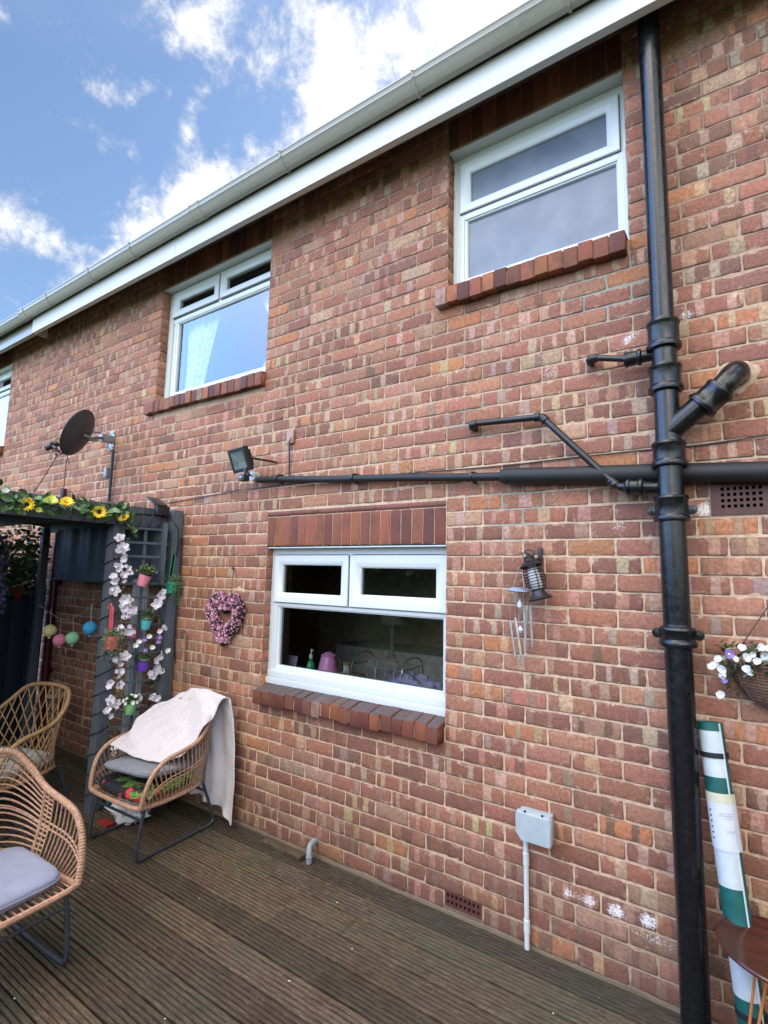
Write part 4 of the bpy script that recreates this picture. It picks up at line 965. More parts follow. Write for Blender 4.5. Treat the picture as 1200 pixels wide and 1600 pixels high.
for i, (xa, ya, xb, yb, dy) in enumerate(((797, 969, 805, 1026, -.01), (805, 965, 814, 1023, -.02), (819, 957, 822, 1016, -.025), (824, 946, 822, 990, .01), (829, 952, 832, 1011, -.01), (815, 1023, 817, 1035, .01))):
    p = aY(xa, ya, -.07+dy); q = aY(xb, yb, -.07+dy); m = MB(); m.tube([p, q], .0065, 10); m.tube([p, p+(p-q).normalized()*.004, wc+Vector(((p.x-wc.x)*.9, dy, -.01))], .0009, 4); m.build('chime_tube', 'alu', ch)
# heart wreath
hcx, hcz = aY(358, 968, 0).x, aY(358, 968, 0).z
hw = thing('heart_wreath', 'heart shaped wreath of small mauve roses hanging on the wall left of the kitchen window', 'wreath', (hcx, 0, hcz))
def heart(t): 
    x = 16*math.sin(t)**3; y = 13*math.cos(t)-5*math.cos(2*t)-2*math.cos(3*t)-math.cos(4*t); return x/16*.155, (y+2.5)/14.5*.158
hp = [Vector((hcx+heart(t)[0], -.04, hcz+heart(t)[1])) for t in [2*math.pi*k/60 for k in range(60)]]
m = MB(); m.tube(hp, .042, 8, closed=True); m.build('moss_ring', 'rosedk', hw)
m = MB(); r2 = random.Random(5)
for i in range(900):
    t = r2.uniform(0, 2*math.pi); x, z = heart(t); a = r2.uniform(-.4, math.pi+.4); rad = r2.uniform(.041, .049)
    tx, tz = heart(t+.02); d = Vector((tx-x, 0, tz-z)).normalized() if (tx-x or tz-z) else Vector((1, 0, 0)); n_ = Vector((-d.z, 0, d.x))
    c = Vector((hcx+x, -.04, hcz+z))+n_*math.cos(a)*rad+Vector((0, -1, 0))*math.sin(a)*rad
    m.cur = 0 if r2.random() < .62 else 1
    if r2.random() < .04: m.cur = 2
    m.ball(c, r2.uniform(.0065, .0095), 6, (1, .8, 1))
m.build('rose_heads', ['rose', 'rosehi', 'leafdark'], hw)
m = MB(); tpz = aY(366, 888, 0); m.tube([aY(361, 925, -.03), aY(365, 888, -.02)], .0022, 5); m.ball((tpz.x, -.012, tpz.z), .012, 8); m.build('hanging_cord', 'jute', hw)
# wall basket on the right
wb = aY(1185, 1065, 0); bk_ = thing('wall_basket', 'brown wicker half basket of white pansies hanging on the wall at the right edge', 'basket', (wb.x, 0, wb.z))
cxb, ctz = aY(1205, 1050, -.02).x, aY(1150, 1035, -.05).z; cxb = cxb+.03
m = MB(); prof = [(.02, -.175), (.055, -.168), (.10, -.135), (.135, -.08), (.148, -.02), (.152, .0)]
c_ = Vector((cxb, -.012, ctz)); P = []
for (r, z) in prof:
    for j in range(25):
        a = math.pi+math.pi*j/24; P.append((c_.x+r*math.cos(a)*1.1, c_.y+r*math.sin(a)*.85, c_.z+z))
m.add(P, [(i*25+j, i*25+j+1, (i+1)*25+j+1, (i+1)*25+j) for i in range(len(prof)-1) for j in range(24)])
for k in range(15):
    t = k/14; z = -.17+t*.17; r = np.interp(z, [p[1] for p in prof], [p[0] for p in prof])+.002
    m.tube([(c_.x+(r+.002*math.sin(j*3.1+k*math.pi))*math.cos(math.pi+math.pi*j/36)*1.1, c_.y+(r+.002*math.sin(j*3.1+k*math.pi))*math.sin(math.pi+math.pi*j/36)*.85, c_.z+z) for j in range(37)], .0042, 5)
for j in range(0, 25, 4):
    a = math.pi+math.pi*j/24; m.tube([(c_.x+(r+.004)*math.cos(a)*1.1, c_.y+(r+.004)*math.sin(a)*.85, c_.z+z) for r, z in prof], .004, 5)
m.build('basket', 'wicker', bk_)
m = MB(); m.tube([aY(1156, 1012, -.03), aY(1200, 948, -.02), aY(1225, 915, -.02)], .0028, 5); m.tube([Vector((c_.x+.16, -.02, c_.z)), aY(1225, 915, -.02)], .0028, 5); m.build('hanging_cord', 'jute', bk_)
def petal_mesh(name, n, L, Wd, cup, mats, centre=.2, rows=1, cm=1, seedr=1):
    m = MB(); r = random.Random(seedr)
    for k in range(rows):
        for i in range(n):
            a = 2*math.pi*(i+.5*k)/n+r.uniform(-.1, .1); d = Vector((math.cos(a), math.sin(a), cup+k*.25)).normalized(); s_ = Vector((-math.sin(a), math.cos(a), 0)); u_ = d.cross(s_)
            ll = L*(1-.12*k)*r.uniform(.9, 1.08); w_ = Wd*r.uniform(.9, 1.1)
            c = Vector((0, 0, 0)); P = [c, c+d*ll*.45+s_*w_*.42-u_*w_*.08, c+d*ll*.85+s_*w_*.38+u_*w_*.12, c+d*ll+u_*w_*.05, c+d*ll*.85-s_*w_*.38+u_*w_*.12, c+d*ll*.45-s_*w_*.42-u_*w_*.08, c+d*ll*.5-u_*w_*.02]
            m.cur = 0; m.add(P, [(0, 1, 6), (1, 2, 6), (2, 3, 6), (3, 4, 6), (4, 5, 6), (5, 0, 6)])
    m.cur = cm; m.ball((0, 0, L*.06), L*centre, 8, (1, 1, .5)); return m.mesh(name, mats)
PANSY = petal_mesh('pansy_blossom', 5, .026, .030, .45, ['whitepetal', 'purplepetal'], .12, 2)
PANSY2 = petal_mesh('pansy_blossom', 5, .026, .032, .3, ['purplepetal', 'whitepetal'], .2)
BLOS = petal_mesh('pale_blossom', 5, .046, .036, .42, ['blossom', 'purplepetal'], .10, 2)
BLOS2 = petal_mesh('pale_blossom', 5, .044, .034, .95, ['blossom', 'purplepetal'], .10, 2, seedr=4)
BLOSW = petal_mesh('white_blossom', 6, .030, .030, .7, ['whitepetal', 'leafyel'], .15, 2)
SUNF = petal_mesh('sunflower_blossom', 14, .052, .018, .12, ['yellow', 'seed'], .34, 2)
SUNF2 = petal_mesh('sunflower_blossom', 12, .050, .018, .3, ['yellow', 'orangeseed'], .30, 2)
SUNL = petal_mesh('lime_flower', 14, .048, .016, .5, ['limepetal', 'leafyel'], .25, 2)
def put(me, loc, n, parent, name, scale=1.0, spin=0.0):
    o = bpy.data.objects.new(name, me); col.objects.link(o); q = Vector(n).normalized().to_track_quat('Z', 'Y').to_matrix().to_4x4()
    o.parent = parent; o.matrix_parent_inverse = base_inv(parent)
    mm = Matrix.Translation(loc) @ q @ Matrix.Rotation(spin, 4, 'Z') @ Matrix.Scale(scale, 4); o.location, o.rotation_euler, o.scale = mm.to_translation(), mm.to_euler(), mm.to_scale(); return o
r2 = random.Random(11)
m = MB()
for i in range(420):
    a = r2.uniform(math.pi*1.0, 2*math.pi); rr = r2.uniform(.06, .185); c = Vector((c_.x+rr*math.cos(a)*1.1, c_.y+rr*math.sin(a)*.8-.01, c_.z+r2.uniform(-.03, .075)))
    if c.y > -.01: c.y = -.02
    m.cur = r2.choice((0, 0, 1)); m.leaf(c, (r2.uniform(-1, 1), r2.uniform(-1, .2), r2.uniform(-.6, 1)), (0, 0, 1), r2.uniform(.02, .04), .016)
for i in range(60): c = Vector((c_.x-.16+r2.uniform(-.03, .03), -.05, c_.z-r2.uniform(0, .13))); m.cur = 0; m.leaf(c, (r2.uniform(-1, 1), -.5, r2.uniform(-1, .3)), (0, 0, 1), .025, .01)
m.build('foliage', ['leafdark', 'leafpale'], bk_)
for px, py in ((1118, 1040), (1128, 1057), (1139, 1022), (1122, 1030), (1130, 1046), (1158, 1013), (1175, 1022), (1187, 1012), (1195, 1025), (1168, 1045), (1173, 1050), (1148, 1030), (1183, 1033), (1200, 1015), (1208, 1030), (1110, 1042), (1165, 1028), (1130, 1062), (1127, 1085), (1220, 1020)):
    put(PANSY if r2.random() < .93 else PANSY2, aY(px, py, -.13-r2.uniform(0, .03)), (r2.uniform(-.9, .6), -1, r2.uniform(-.3, .9)), bk_, 'pansy', r2.uniform(.55, .78), r2.uniform(0, 6))
# rolled outdoor rug leaning in the corner
rb = Vector((1.345, -.215, .0)); rt = aY(1109, 1128, -.065); rax = (rt-rb).normalized(); RL = (rt-rb).length
rug = thing('rolled_rug', 'rolled green and white striped outdoor rug leaning on the wall behind the soil pipe', 'rug', rb)
q3 = rax.to_track_quat('Z', 'Y'); m = MB(); rr_ = .047; P = []; nz_ = 240; nt = 56
_q = q3.inverted()@(Vector(CAM)-rb); ROFF = math.atan2(_q.y, _q.x)+.72-(-2.6+2*math.pi*1.12)
def rugpt(t, h):   # a rolled sheet: the outer wrap ends in a visible lip
    a = -2.6+2*math.pi*t*1.12; r = rr_*(1-.10*max(0, (1-t*1.12))) if t < 1 else rr_*1.02
    a = a+ROFF; r = rr_*(.93+.09*t); return rb+q3@Vector((r*math.cos(a), r*math.sin(a), h))
for i in range(nz_+1):
    for j in range(nt+1): P.append(rugpt(j/nt, RL*i/nz_))
def pyat(h): return pr(rb+rax*h)[1]
def rugcol(py):
    if py < 1140: return 1
    for a, b in ((1140, 1211), (1329, 1384), (1462, 1556)):
        if a <= py < b: return 0
    return 1 if (py < 1246 or py >= 1384) else 0
nvr = len(P)
for i in range(nz_):
    hh = RL*(i+.5)/nz_; m.cur = rugcol(pyat(hh))
    m.mi += [1 if .107 < (j+.5)/nt < .27 else m.cur for j in range(nt)]; m.f += [(i*(nt+1)+j, i*(nt+1)+j+1, (i+1)*(nt+1)+j+1, (i+1)*(nt+1)+j) for j in range(nt)]
m.v = [tuple(p) for p in P]
m.cur = 1
for s_ in (.85, .7, .55, .4, .25):
    m.tube([rb+q3@Vector((rr_*s_*math.cos(a), rr_*s_*math.sin(a), RL-.002)) for a in [2*math.pi*k/24 for k in range(24)]], .003, 5, closed=True)
m.lathe([(rr_*.95, RL-.004), (0, RL-.006)], rb, rax, n=24)
m.build('rolled_sheet', ['rugwhite', 'ruggreen'], rug)
lipd = rugpt(1, 0)-rb
m = MB(); m.tube([rugpt(1, RL*t) for t in [k/20 for k in range(21)]], .0035, 5); m.build('hem', 'rugwhite', rug)
def hat(py): 
    lo, hi = 0, RL
    for _ in range(30):
        k = (lo+hi)/2
        if pyat(k) > py: lo = k
        else: hi = k
    return lo
for py in (1178, 1583):
    h = hat(py); m = MB(); m.lathe([(rr_*1.0, h-.010), (rr_*1.06, h-.010), (rr_*1.06, h+.010), (rr_*1.0, h+.010)], rb, rax, n=32); m.build('strap', 'strap', rug)
h0, h1 = hat(1325), hat(1252); m = MB(); m.lathe([(rr_*1.04, h0), (rr_*1.055, h0), (rr_*1.055, h1), (rr_*1.04, h1)], rb, rax, n=40); lo_ = m.build('paper_label', 'label', rug)
h2 = hat(1236); m = MB(); m.lathe([(rr_*1.05, h1), (rr_*1.06, h1), (rr_*1.06, h2), (rr_*1.05, h2)], rb, rax, n=40); m.build('label_band', 'labelband', rug)
cdir = Vector(CAM)-rb; ang0 = math.atan2((q3.inverted()@cdir).y, (q3.inverted()@cdir).x)
def onrug(da, h): a = ang0+da; return rb+q3@Vector((rr_*1.062*math.cos(a), rr_*1.062*math.sin(a), h))
for k, (da0, da1, hh, th) in enumerate(((-.2, .75, .58, .002), (-.25, .8, .53, .0035), (.0, .75, .49, .0012), (.1, .75, .46, .0012))):
    m = MB(); h = h0+(h1-h0)*(hh+.22)
    for seg in range(12 if k == 1 else 1):
        a_ = da0+(da1-da0)*seg/12 if k == 1 else da0; b_ = a_+(da1-da0)/12*.7 if k == 1 else da1
        m.add([onrug(a_+(b_-a_)*i/6, h+th*s_) for s_ in (-.5, .5) for i in range(7)], [(i, i+1, i+8, i+7) for i in range(6)])
    m.build('printed_line', 'ink', lo_)
for da in (.15, .42, .66):      # three small printed care marks
    m = MB(); h = h0+(h1-h0)*.42; m.tube([onrug(da+.10*math.cos(a), h+.0045*math.sin(a)) for a in [2*math.pi*k/14 for k in range(14)]], .0005, 4, closed=True); m.build('care_mark', 'ink', lo_)
for i in range(6):               # the bold vertical lettering at the label's left edge, unreadable in the photo
    m = MB(); h = h0+(h1-h0)*(.20+.12*i); m.add([onrug(-1.05, h), onrug(-.86, h+.002), onrug(-.86, h+.008), onrug(-1.05, h+.006)], [(0, 1, 2, 3)]); m.build('printed_line', 'strap', lo_)
# side table
tcx, tcy, tz, tr = 1.425, -.285, .50, .192
tb = thing('side_table', 'small round dark wooden table with thin orange legs at the lower right', 'table', (tcx, tcy, 0))
m = MB(); m.lathe([(0, -.006), (tr-.03, -.006), (tr-.008, 0), (tr, .006), (tr, .012), (tr-.004, .016), (tr-.020, .013), (tr-.028, .008), (0, .008)], (tcx, tcy, tz), n=64); m.build('tabletop', 'tabletop', tb)
for a in (205, 325, 85):
    a = R_(a); t0 = Vector((tcx+.06*math.cos(a), tcy+.06*math.sin(a), tz-.006)); f0 = Vector((tcx+.16*math.cos(a), tcy+.16*math.sin(a), .006)); s_ = Vector((-math.sin(a), math.cos(a), 0))*.035
    m = MB(); m.tube([t0+s_, f0+s_*.15, f0-s_*.15, t0-s_], .0045, 8); m.tube([t0+s_, t0-s_], .0045, 8); m.build('leg', 'copper', tb)
# drain stub and timber offcut
p = aY(492, 1322, -.02); gz = thing('drain_stub', 'grey plastic overflow elbow coming out of the wall at deck level', 'pipe', (p.x, 0, .03))
m = MB(); m.tube(spline([(p.x-.005, .0, p.z+.022), (p.x-.005, -.03, p.z+.028), (p.x, -.07, p.z+.012), (p.x+.012, -.085, .03), (p.x+.016, -.088, .0)], 6), .018, 14); m.build('elbow', 'greypipe', gz)
m = MB(); m.lathe([(.018, -.006), (.021, -.005), (.021, .005), (.018, .006)], (p.x+.012, -.086, .034), (.1, -.05, 1), n=16); m.build('rim', 'greypipe', gz)
p = aZ(455, 1333, 0); m = MB(); m.box(-.17, .17, -.028, .028, .002, .024, .003, mat=Matrix.Translation((p.x-.06, p.y-.01, 0)) @ Matrix.Rotation(R_(-2), 4, 'Z')); o = m.build('timber_offcut', 'deck'); tag(o, 'short timber offcut lying on the deck against the wall', 'timber offcut')
a = o.data.attributes.new('btint', 'FLOAT_COLOR', 'POINT'); a.data.foreach_set('color', np.ones(len(o.data.vertices)*4, dtype=np.float32))
m = MB(); m.tube([aY(289, 990, -.03), aY(281, 1100, -.05), Vector((aY(281, 1100, -.05).x, -.08, .0))], .0085, 8); tag(m.build('bamboo_cane', 'bamboo'), 'thin brown cane leaning on the wall behind the draped chair', 'cane')
# small litter on the deck: fallen petals
m = MB(); r2 = random.Random(9)
for i in range(16):
    x, y = r2.uniform(-2.0, 1.0), r2.uniform(-1.9, -.1); m.leaf((x, y, .003), (r2.uniform(-1, 1), r2.uniform(-1, 1), .1), (0, 0, 1), r2.uniform(.006, .013), .007)
o = m.build('fallen_petals', 'whitepetal'); tag(o, 'scattered tiny pale petals and specks lying on the deck boards', 'petals', kind='stuff')

# ------------------------------------------------------------------ pergola with trellis end
pg = thing('pergola', 'dark grey painted pergola with a slatted trellis end and black fabric roof', 'pergola', (-3.5, -1.0, 0))
ZTOP = 2.262
def post(x, y, z1, parent=pg, w=.045, name='post'):
    m = MB(); m.box(x-w, x+w, y-w, y+w, .0, z1, .004); return m.build(name, 'pergola', parent)
post(-2.60, -.50, 2.17); post(-2.50, -.065, ZTOP-.005); post(-2.60, -2.55, 2.17); post(-4.66, -2.55, 2.17); post(-4.66, -.13, 2.17, w=.035)
m = MB(); m.box(-2.575, -2.535, -2.6, -.115, 2.10, ZTOP-.006, .003); m.build('side_beam', 'pergola', pg)
m = MB(); m.box(-4.55, -2.58, -2.60, -2.56, 2.10, ZTOP-.006, .003); m.build('front_beam', 'pergola', pg)
m = MB(); m.box(-4.55, -2.58, -.14, -.10, 2.12, ZTOP-.006, .003); m.build('rear_beam', 'pergola', pg)
for i in range(3): m = MB(); y = -.75-.6*i; m.box(-4.5, -2.58, y-.02, y+.02, 2.12, ZTOP-.02, .003); m.build('rafter', 'pergola', pg)
for i, py in enumerate((818, 841, 863, 885, 906, 928, 950, 972, 994, 1016, 1038, 1060, 1082, 1104, 1126, 1148, 1170, 1192)):
    z = aX(200, py+6, -2.55).z; m = MB()
    m.box(-.225, .225, -.006, .006, -.010, .010, .002, mat=Matrix.Translation((-2.53, -.285, z)) @ Matrix.Rotation(R_(90-9), 4, 'Z')); m.build('trellis_slat', 'pergola', pg)
m = MB(); m.box(-2.555, -2.537, -.30, -.28, .0, 2.10, .002); m.build('trellis_upright', 'pergola', pg)
# fabric roof: sags between the rafters and is bunched over the beam
m = MB(); P = []; nx_, ny_ = 30, 50
for s_ in (0, 1):
    for j in range(ny_+1):
        y = -2.66+(2.66-.012)*j/ny_
        for i in range(nx_+1):
            x = -4.75+(4.75-2.525)*i/nx_; e = max(0, (x+2.62)/.095); e2 = max(0, (-4.65-x)/.1)
            z = ZTOP+.004-.045*math.sin(math.pi*((y+2.66)/.6 % 1))**2*(1-e*.5)-(.10*e*e if e > 0 else 0)*.6-.06*e2+.012*noise.noise(Vector((x*3, y*7, 1)))-s_*.005
            P.append((x, y, z))
Nn = (nx_+1)*(ny_+1)
m.add(P, [(s0+j*(nx_+1)+i, s0+j*(nx_+1)+i+1, s0+(j+1)*(nx_+1)+i+1, s0+(j+1)*(nx_+1)+i) for s0 in (0, Nn) for j in range(ny_) for i in range(nx_)]); m.build('fabric_roof', 'canopy', pg)
m = MB(); m.add([(-4.6+2.0*i/60, -2.63+.02*math.sin(i*.9), z) for z in (.05, 2.12) for i in range(61)], [(i, i+1, i+62, i+61) for i in range(60)]); m.build('added_shade_sheet', 'canopy', pg)  # unseen fabric sheet added to block light coming into the pergola
# grey fabric panel hanging inside, close to the wall
pl = MB(); xa, xb = aY(88, 860, -.17).x, aY(262, 860, -.17).x; zb_ = aY(90, 905, -.17).z; P = []
for j in range(13):
    for i in range(61):
        x = xa+(xb-xa)*i/60; z = zb_+(2.14-zb_)*j/12; P.append((x, -.17+.012*math.sin(x*16)+.008*math.sin(x*37+1), z+(.008*math.sin(x*9) if j == 0 else 0)))
pl.add(P, [(j*61+i, j*61+i+1, (j+1)*61+i+1, (j+1)*61+i) for j in range(12) for i in range(60)]); pl.tube([(xa-.02, -.17, zb_), (xb+.02, -.17, zb_)], .010, 8)
o = pl.build('fabric_blind', 'panelfab'); o.data.materials[0] = MAT['panelfab']; tag(o, 'slate grey fabric blind hanging in the pergola in front of the brick wall', 'blind')
# lights wire wound round the front post and along the beam
m = MB(); pts = []
for i in range(0, 241):
    t = i/240; z = .02+2.1*t; a = t*2*math.pi*15; r = .066; pts.append((-2.60+max(-.052, min(.052, r*math.cos(a))), -.50+max(-.052, min(.052, r*math.sin(a))), z))
m.tube(pts, .0038, 5); wi = m.build('lights_wire', 'cable'); tag(wi, 'black fairy light wire wound round the pergola front post', 'fairy lights')
for i in range(12):
    p = pts[i*20+7]; m = MB(); m.tube([p, (p[0]+.012, p[1]-.012, p[2]+.012)], .005, 6); o = m.build('bulb', 'black_dull', wi)
wire('lights_wire', 'black fairy light wire looped over the pergola beam and hanging down the wall post', [aX(240, 790, -2.50), aX(262, 800, -2.48), aX(270, 815, -2.46), aX(279, 830, -2.45), aX(276, 870, -2.45), aX(283, 840, -2.45), aX(280, 900, -2.45), aX(272, 1000, -2.45), aX(276, 1060, -2.45), aX(262, 1120, -2.45)], .0035, 'fairy lights')
for k in range(6):
    pass
m = MB()
for k in range(9):
    y = -.16-.085*k; m.tube(spline([(-2.53, y, ZTOP+.012), (-2.510, y-.01, ZTOP-.03), (-2.505, y-.03, ZTOP-.11), (-2.525, y-.045, ZTOP-.165)], 4), .0036, 5)
tag(m.build('beam_wire', 'cable'), 'black wire wrapped in loops round the pergola side beam', 'wire')
# little solar panel on the roof corner
q = aX(252, 796, -2.50); spn = thing('solar_panel', 'small black solar panel on a bracket on top of the pergola corner', 'solar panel', q)
m = MB(); m.box(-.075, .075, -.06, .06, -.006, .006, .003, mat=Matrix.Translation((q.x-.03, q.y-.03, ZTOP+.055)) @ Matrix.Rotation(R_(28), 4, 'Y')); m.build('panel', 'foilgrey', spn)
m = MB(); m.box(q.x-.03, q.x+.03, q.y-.05, q.y+.06, ZTOP-.06, ZTOP+.02, .01); m.tube([(q.x-.02, q.y-.02, ZTOP), (q.x-.02, q.y-.02, ZTOP+.05)], .01, 6); m.build('bracket', 'black_dull', spn)
# ------------------------------------------------------------------ garlands and pots on the trellis
def garland(name, label, pts, nleaf, blooms, leafm, group=None, spread=.05, cat='garland'):
    g = thing(name, label, cat, pts[0], group); sp = spline(pts, 12); m = MB(); m.tube(sp, .003, 5); m.build('stem', 'leafdark', g)
    m = MB(); r = random.Random(len(label))
    for i in range(nleaf):
        p = sp[int(r.random()*(len(sp)-1))]+Vector((r.uniform(0, .03), r.uniform(-1, 1)*spread, r.uniform(-1, 1)*spread)); m.cur = r.randrange(len(leafm[0])); m.leaf(p, (r.uniform(0, 1), r.uniform(-1, 1), r.uniform(-1, .6)), (1, 0, .4), r.uniform(*leafm[1]), r.uniform(*leafm[2]))
    m.build('leaves', leafm[0], g)
    for (p, me, nm, sc) in blooms(r, sp): put(me, p, (r.uniform(.5, 1), r.uniform(-.8, .2), r.uniform(-.3, .6)), g, nm, sc, r.uniform(0, 6))
    return g
def bl(centers, n, spread, me=None, nm='blossom', sc=(.75, 1.15)):
    def f(r, sp):
        out = []
        for (px, py) in centers:
            for k in range(n):
                p = aX(px+r.gauss(0, spread), py+r.gauss(0, spread), -2.49+r.uniform(0, .035)); out.append((p, me or r.choice((BLOS, BLOS2)), nm, r.uniform(*sc)))
                out.append((p+Vector((r.uniform(0, .02), r.uniform(-.03, .03), r.uniform(-.035, .035))), me or BLOS2, nm, r.uniform(.5, .8)))
                out.append((p+Vector((r.uniform(0, .02), r.uniform(-.035, .035), r.uniform(-.035, .035))), me or BLOS, nm, r.uniform(.4, .65)))
        return out
    return f
lf = (['leafdark', 'leaf'], (.02, .045), (.012, .022))
garland('blossom_garland', 'long garland of pale pink artificial blossom down the left of the trellis', [aX(x, y, -2.50) for x, y in ((188, 842), (190, 880), (186, 915), (188, 950), (196, 985), (190, 1020), (188, 1055), (180, 1085), (172, 1120), (180, 1165))], 60,
        bl(((186, 846), (192, 853), (184, 862), (195, 874), (186, 884), (199, 888), (180, 898), (191, 902), (184, 912), (180, 922), (192, 934), (200, 940), (190, 950), (203, 953), (196, 968), (188, 980), (200, 984), (193, 1025), (187, 1036), (184, 1052), (176, 1065), (188, 1070), (170, 1095), (182, 1100), (165, 1118), (178, 1166)), 1, 2.2), lf)
garland('blossom_garland', 'shorter garland of white artificial blossom down the right of the trellis', [aX(x, y, -2.50) for x, y in ((262, 872), (250, 900), (247, 930), (252, 985), (250, 1020), (245, 1055), (240, 1085), (236, 1125))], 40,
        bl(((249, 930), (244, 944), (252, 983), (260, 1018), (250, 1024), (246, 1044), (240, 1054), (250, 1046), (238, 1090), (246, 1094), (242, 1104), (232, 1128), (244, 1126)), 1, 2.0, sc=(.75, 1.1)), lf)
sg = thing('sunflower_garland', 'green leafy garland with yellow sunflowers along the top of the pergola beam', 'garland', aX(100, 790, -2.5))
gp = [aX(x, y, -2.505) for x, y in ((-30, 766), (0, 772), (20, 783), (40, 780), (60, 785), (80, 789), (100, 791), (120, 795), (140, 796), (158, 798), (175, 800), (192, 803), (203, 826))]
m = MB(); m.tube(spline(gp, 4), .004, 5); m.build('stem', 'leafdark', sg)
m = MB(); r2 = random.Random(21); sp = spline(gp, 10)
for i in range(150):
    p = sp[int(r2.random()*(len(sp)-1))]+Vector((r2.uniform(0, .03), r2.uniform(-.03, .03), r2.uniform(-.045, .045))); m.cur = r2.choice((0, 0, 0, 1, 2))
    m.leaf(p, (r2.uniform(.1, 1), r2.uniform(-1, 1), r2.uniform(-1, .7)), (1, 0, .4), r2.uniform(.05, .085), r2.uniform(.032, .052))
m.build('leaves', ['leaf', 'leafdark', 'leafpale'], sg)
for px, py, me, nm, sc, n_ in ((43, 788, SUNF, 'sunflower', .95, (.6, -.7, -.1)), (79, 784, SUNL, 'lime_flower', 1.0, (.8, -.2, .6)), (104, 786, SUNF2, 'sunflower', 1.0, (.7, -.3, .6)), (155, 800, SUNF, 'sunflower', 1.0, (.9, -.5, .0)), (194, 809, SUNF, 'sunflower', .9, (.2, -.6, .5)), (60, 797, SUNL, 'lime_flower', .5, (.8, -.2, .1)), (8, 768, BLOSW, 'white_flower', .9, (.8, -.3, .3))):
    put(me, aX(px, py, -2.455), n_, sg, nm, sc)
def pot(label, px, py, r, h, mat, plant, tilt=0.0, x=-2.46):
    c = aX(px, py, x); t = thing('plant_pot', label, 'plant pot', c, 'small painted tin pots hooked on the trellis'); ax = Vector((.22, math.sin(tilt)*1.0, 1)).normalized()
    base = c-ax*h/2; m = MB(); m.lathe([(0, 0), (r*.78, 0), (r*.80, .002), (r*.9, h*.5), (r, h-.006), (r*1.05, h-.005), (r*1.05, h), (r*.97, h), (r*.93, h-.02), (0, h-.02)], base, ax, n=28); m.build('pot', mat, t)
    top = base+ax*h; rr = random.Random(int(px*py)); pl_ = thing_plant(plant, top, ax, r, rr, t); return t
def thing_plant(kind, top, ax, r, rr, parent):
    m = MB(); mats = {'box': ['leaf', 'leafyel', 'leafdark'], 'bush': ['leafdark', 'leaf', 'leafpale'], 'flower': ['leafdark', 'leaf'], 'trail': ['leafpale', 'leaf']}[kind]
    n = {'box': 260, 'bush': 240, 'flower': 130, 'trail': 420}[kind]
    m.cur = len(mats)-1; m.lathe([(r*.8, 0), (r*1.0, .012), (r*.9, .022), (0, .026)], top, ax, n=14)
    for i in range(n):
        d = Vector((rr.gauss(0, 1), rr.gauss(0, 1), abs(rr.gauss(0, 1))*.8)).normalized()*rr.uniform(.3, 1)*r*(1.6 if kind != 'flower' else 1.3)
        p = top+ax*.015+Vector((d.x, d.y, d.z)); m.cur = rr.choice((0, 0, 1, len(mats)-1)); m.leaf(p, d+Vector((rr.uniform(-.02, .02),)*3), (rr.uniform(-1, 1), rr.uniform(-1, 1), 1), rr.uniform(.012, .024), rr.uniform(.007, .014))
    m.build('foliage', mats, parent)
    if kind == 'box':
        for i in range(16): d = Vector((rr.gauss(.3, .7), rr.gauss(0, 1), rr.uniform(.2, 1))).normalized()*r*1.75; put(BLOSW, top+d, d, parent, 'tiny_flower', .18)
    if kind == 'flower':
        for i in range(11): d = Vector((rr.uniform(.1, 1), rr.gauss(0, 1), rr.uniform(.1, 1))).normalized()*r*rr.uniform(1.0, 1.6); put(BLOSW, top+d, d, parent, 'white_flower', rr.uniform(.55, .75), rr.uniform(0, 6))
pot('pink tin pot of clipped green foliage, the top one on the trellis', 224, 907, .047, .088, 'pot_pink', 'box', .25)
pot('teal tin pot of dark green foliage below the pink pot', 228, 975, .040, .078, 'pot_teal', 'bush', -.05)
pv = pot('purple tin pot of pansies below the teal pot', 223, 1040, .044, .082, 'pot_violet', 'bush', -.02)
for px, py, me in ((212, 1009, PANSY), (238, 1012, PANSY), (225, 1000, PANSY2), (247, 1003, PANSY2), (226, 1016, PANSY2), (217, 1003, PANSY), (233, 995, PANSY), (249, 996, PANSY2), (262, 1017, PANSY)): put(me, aX(px, py, -2.40), (1, -.5, .3), pv, 'pansy', .85)
pot('mint green tin pot of white flowers, the lowest on the trellis', 204, 1106, .044, .086, 'pot_mint', 'flower', .0)
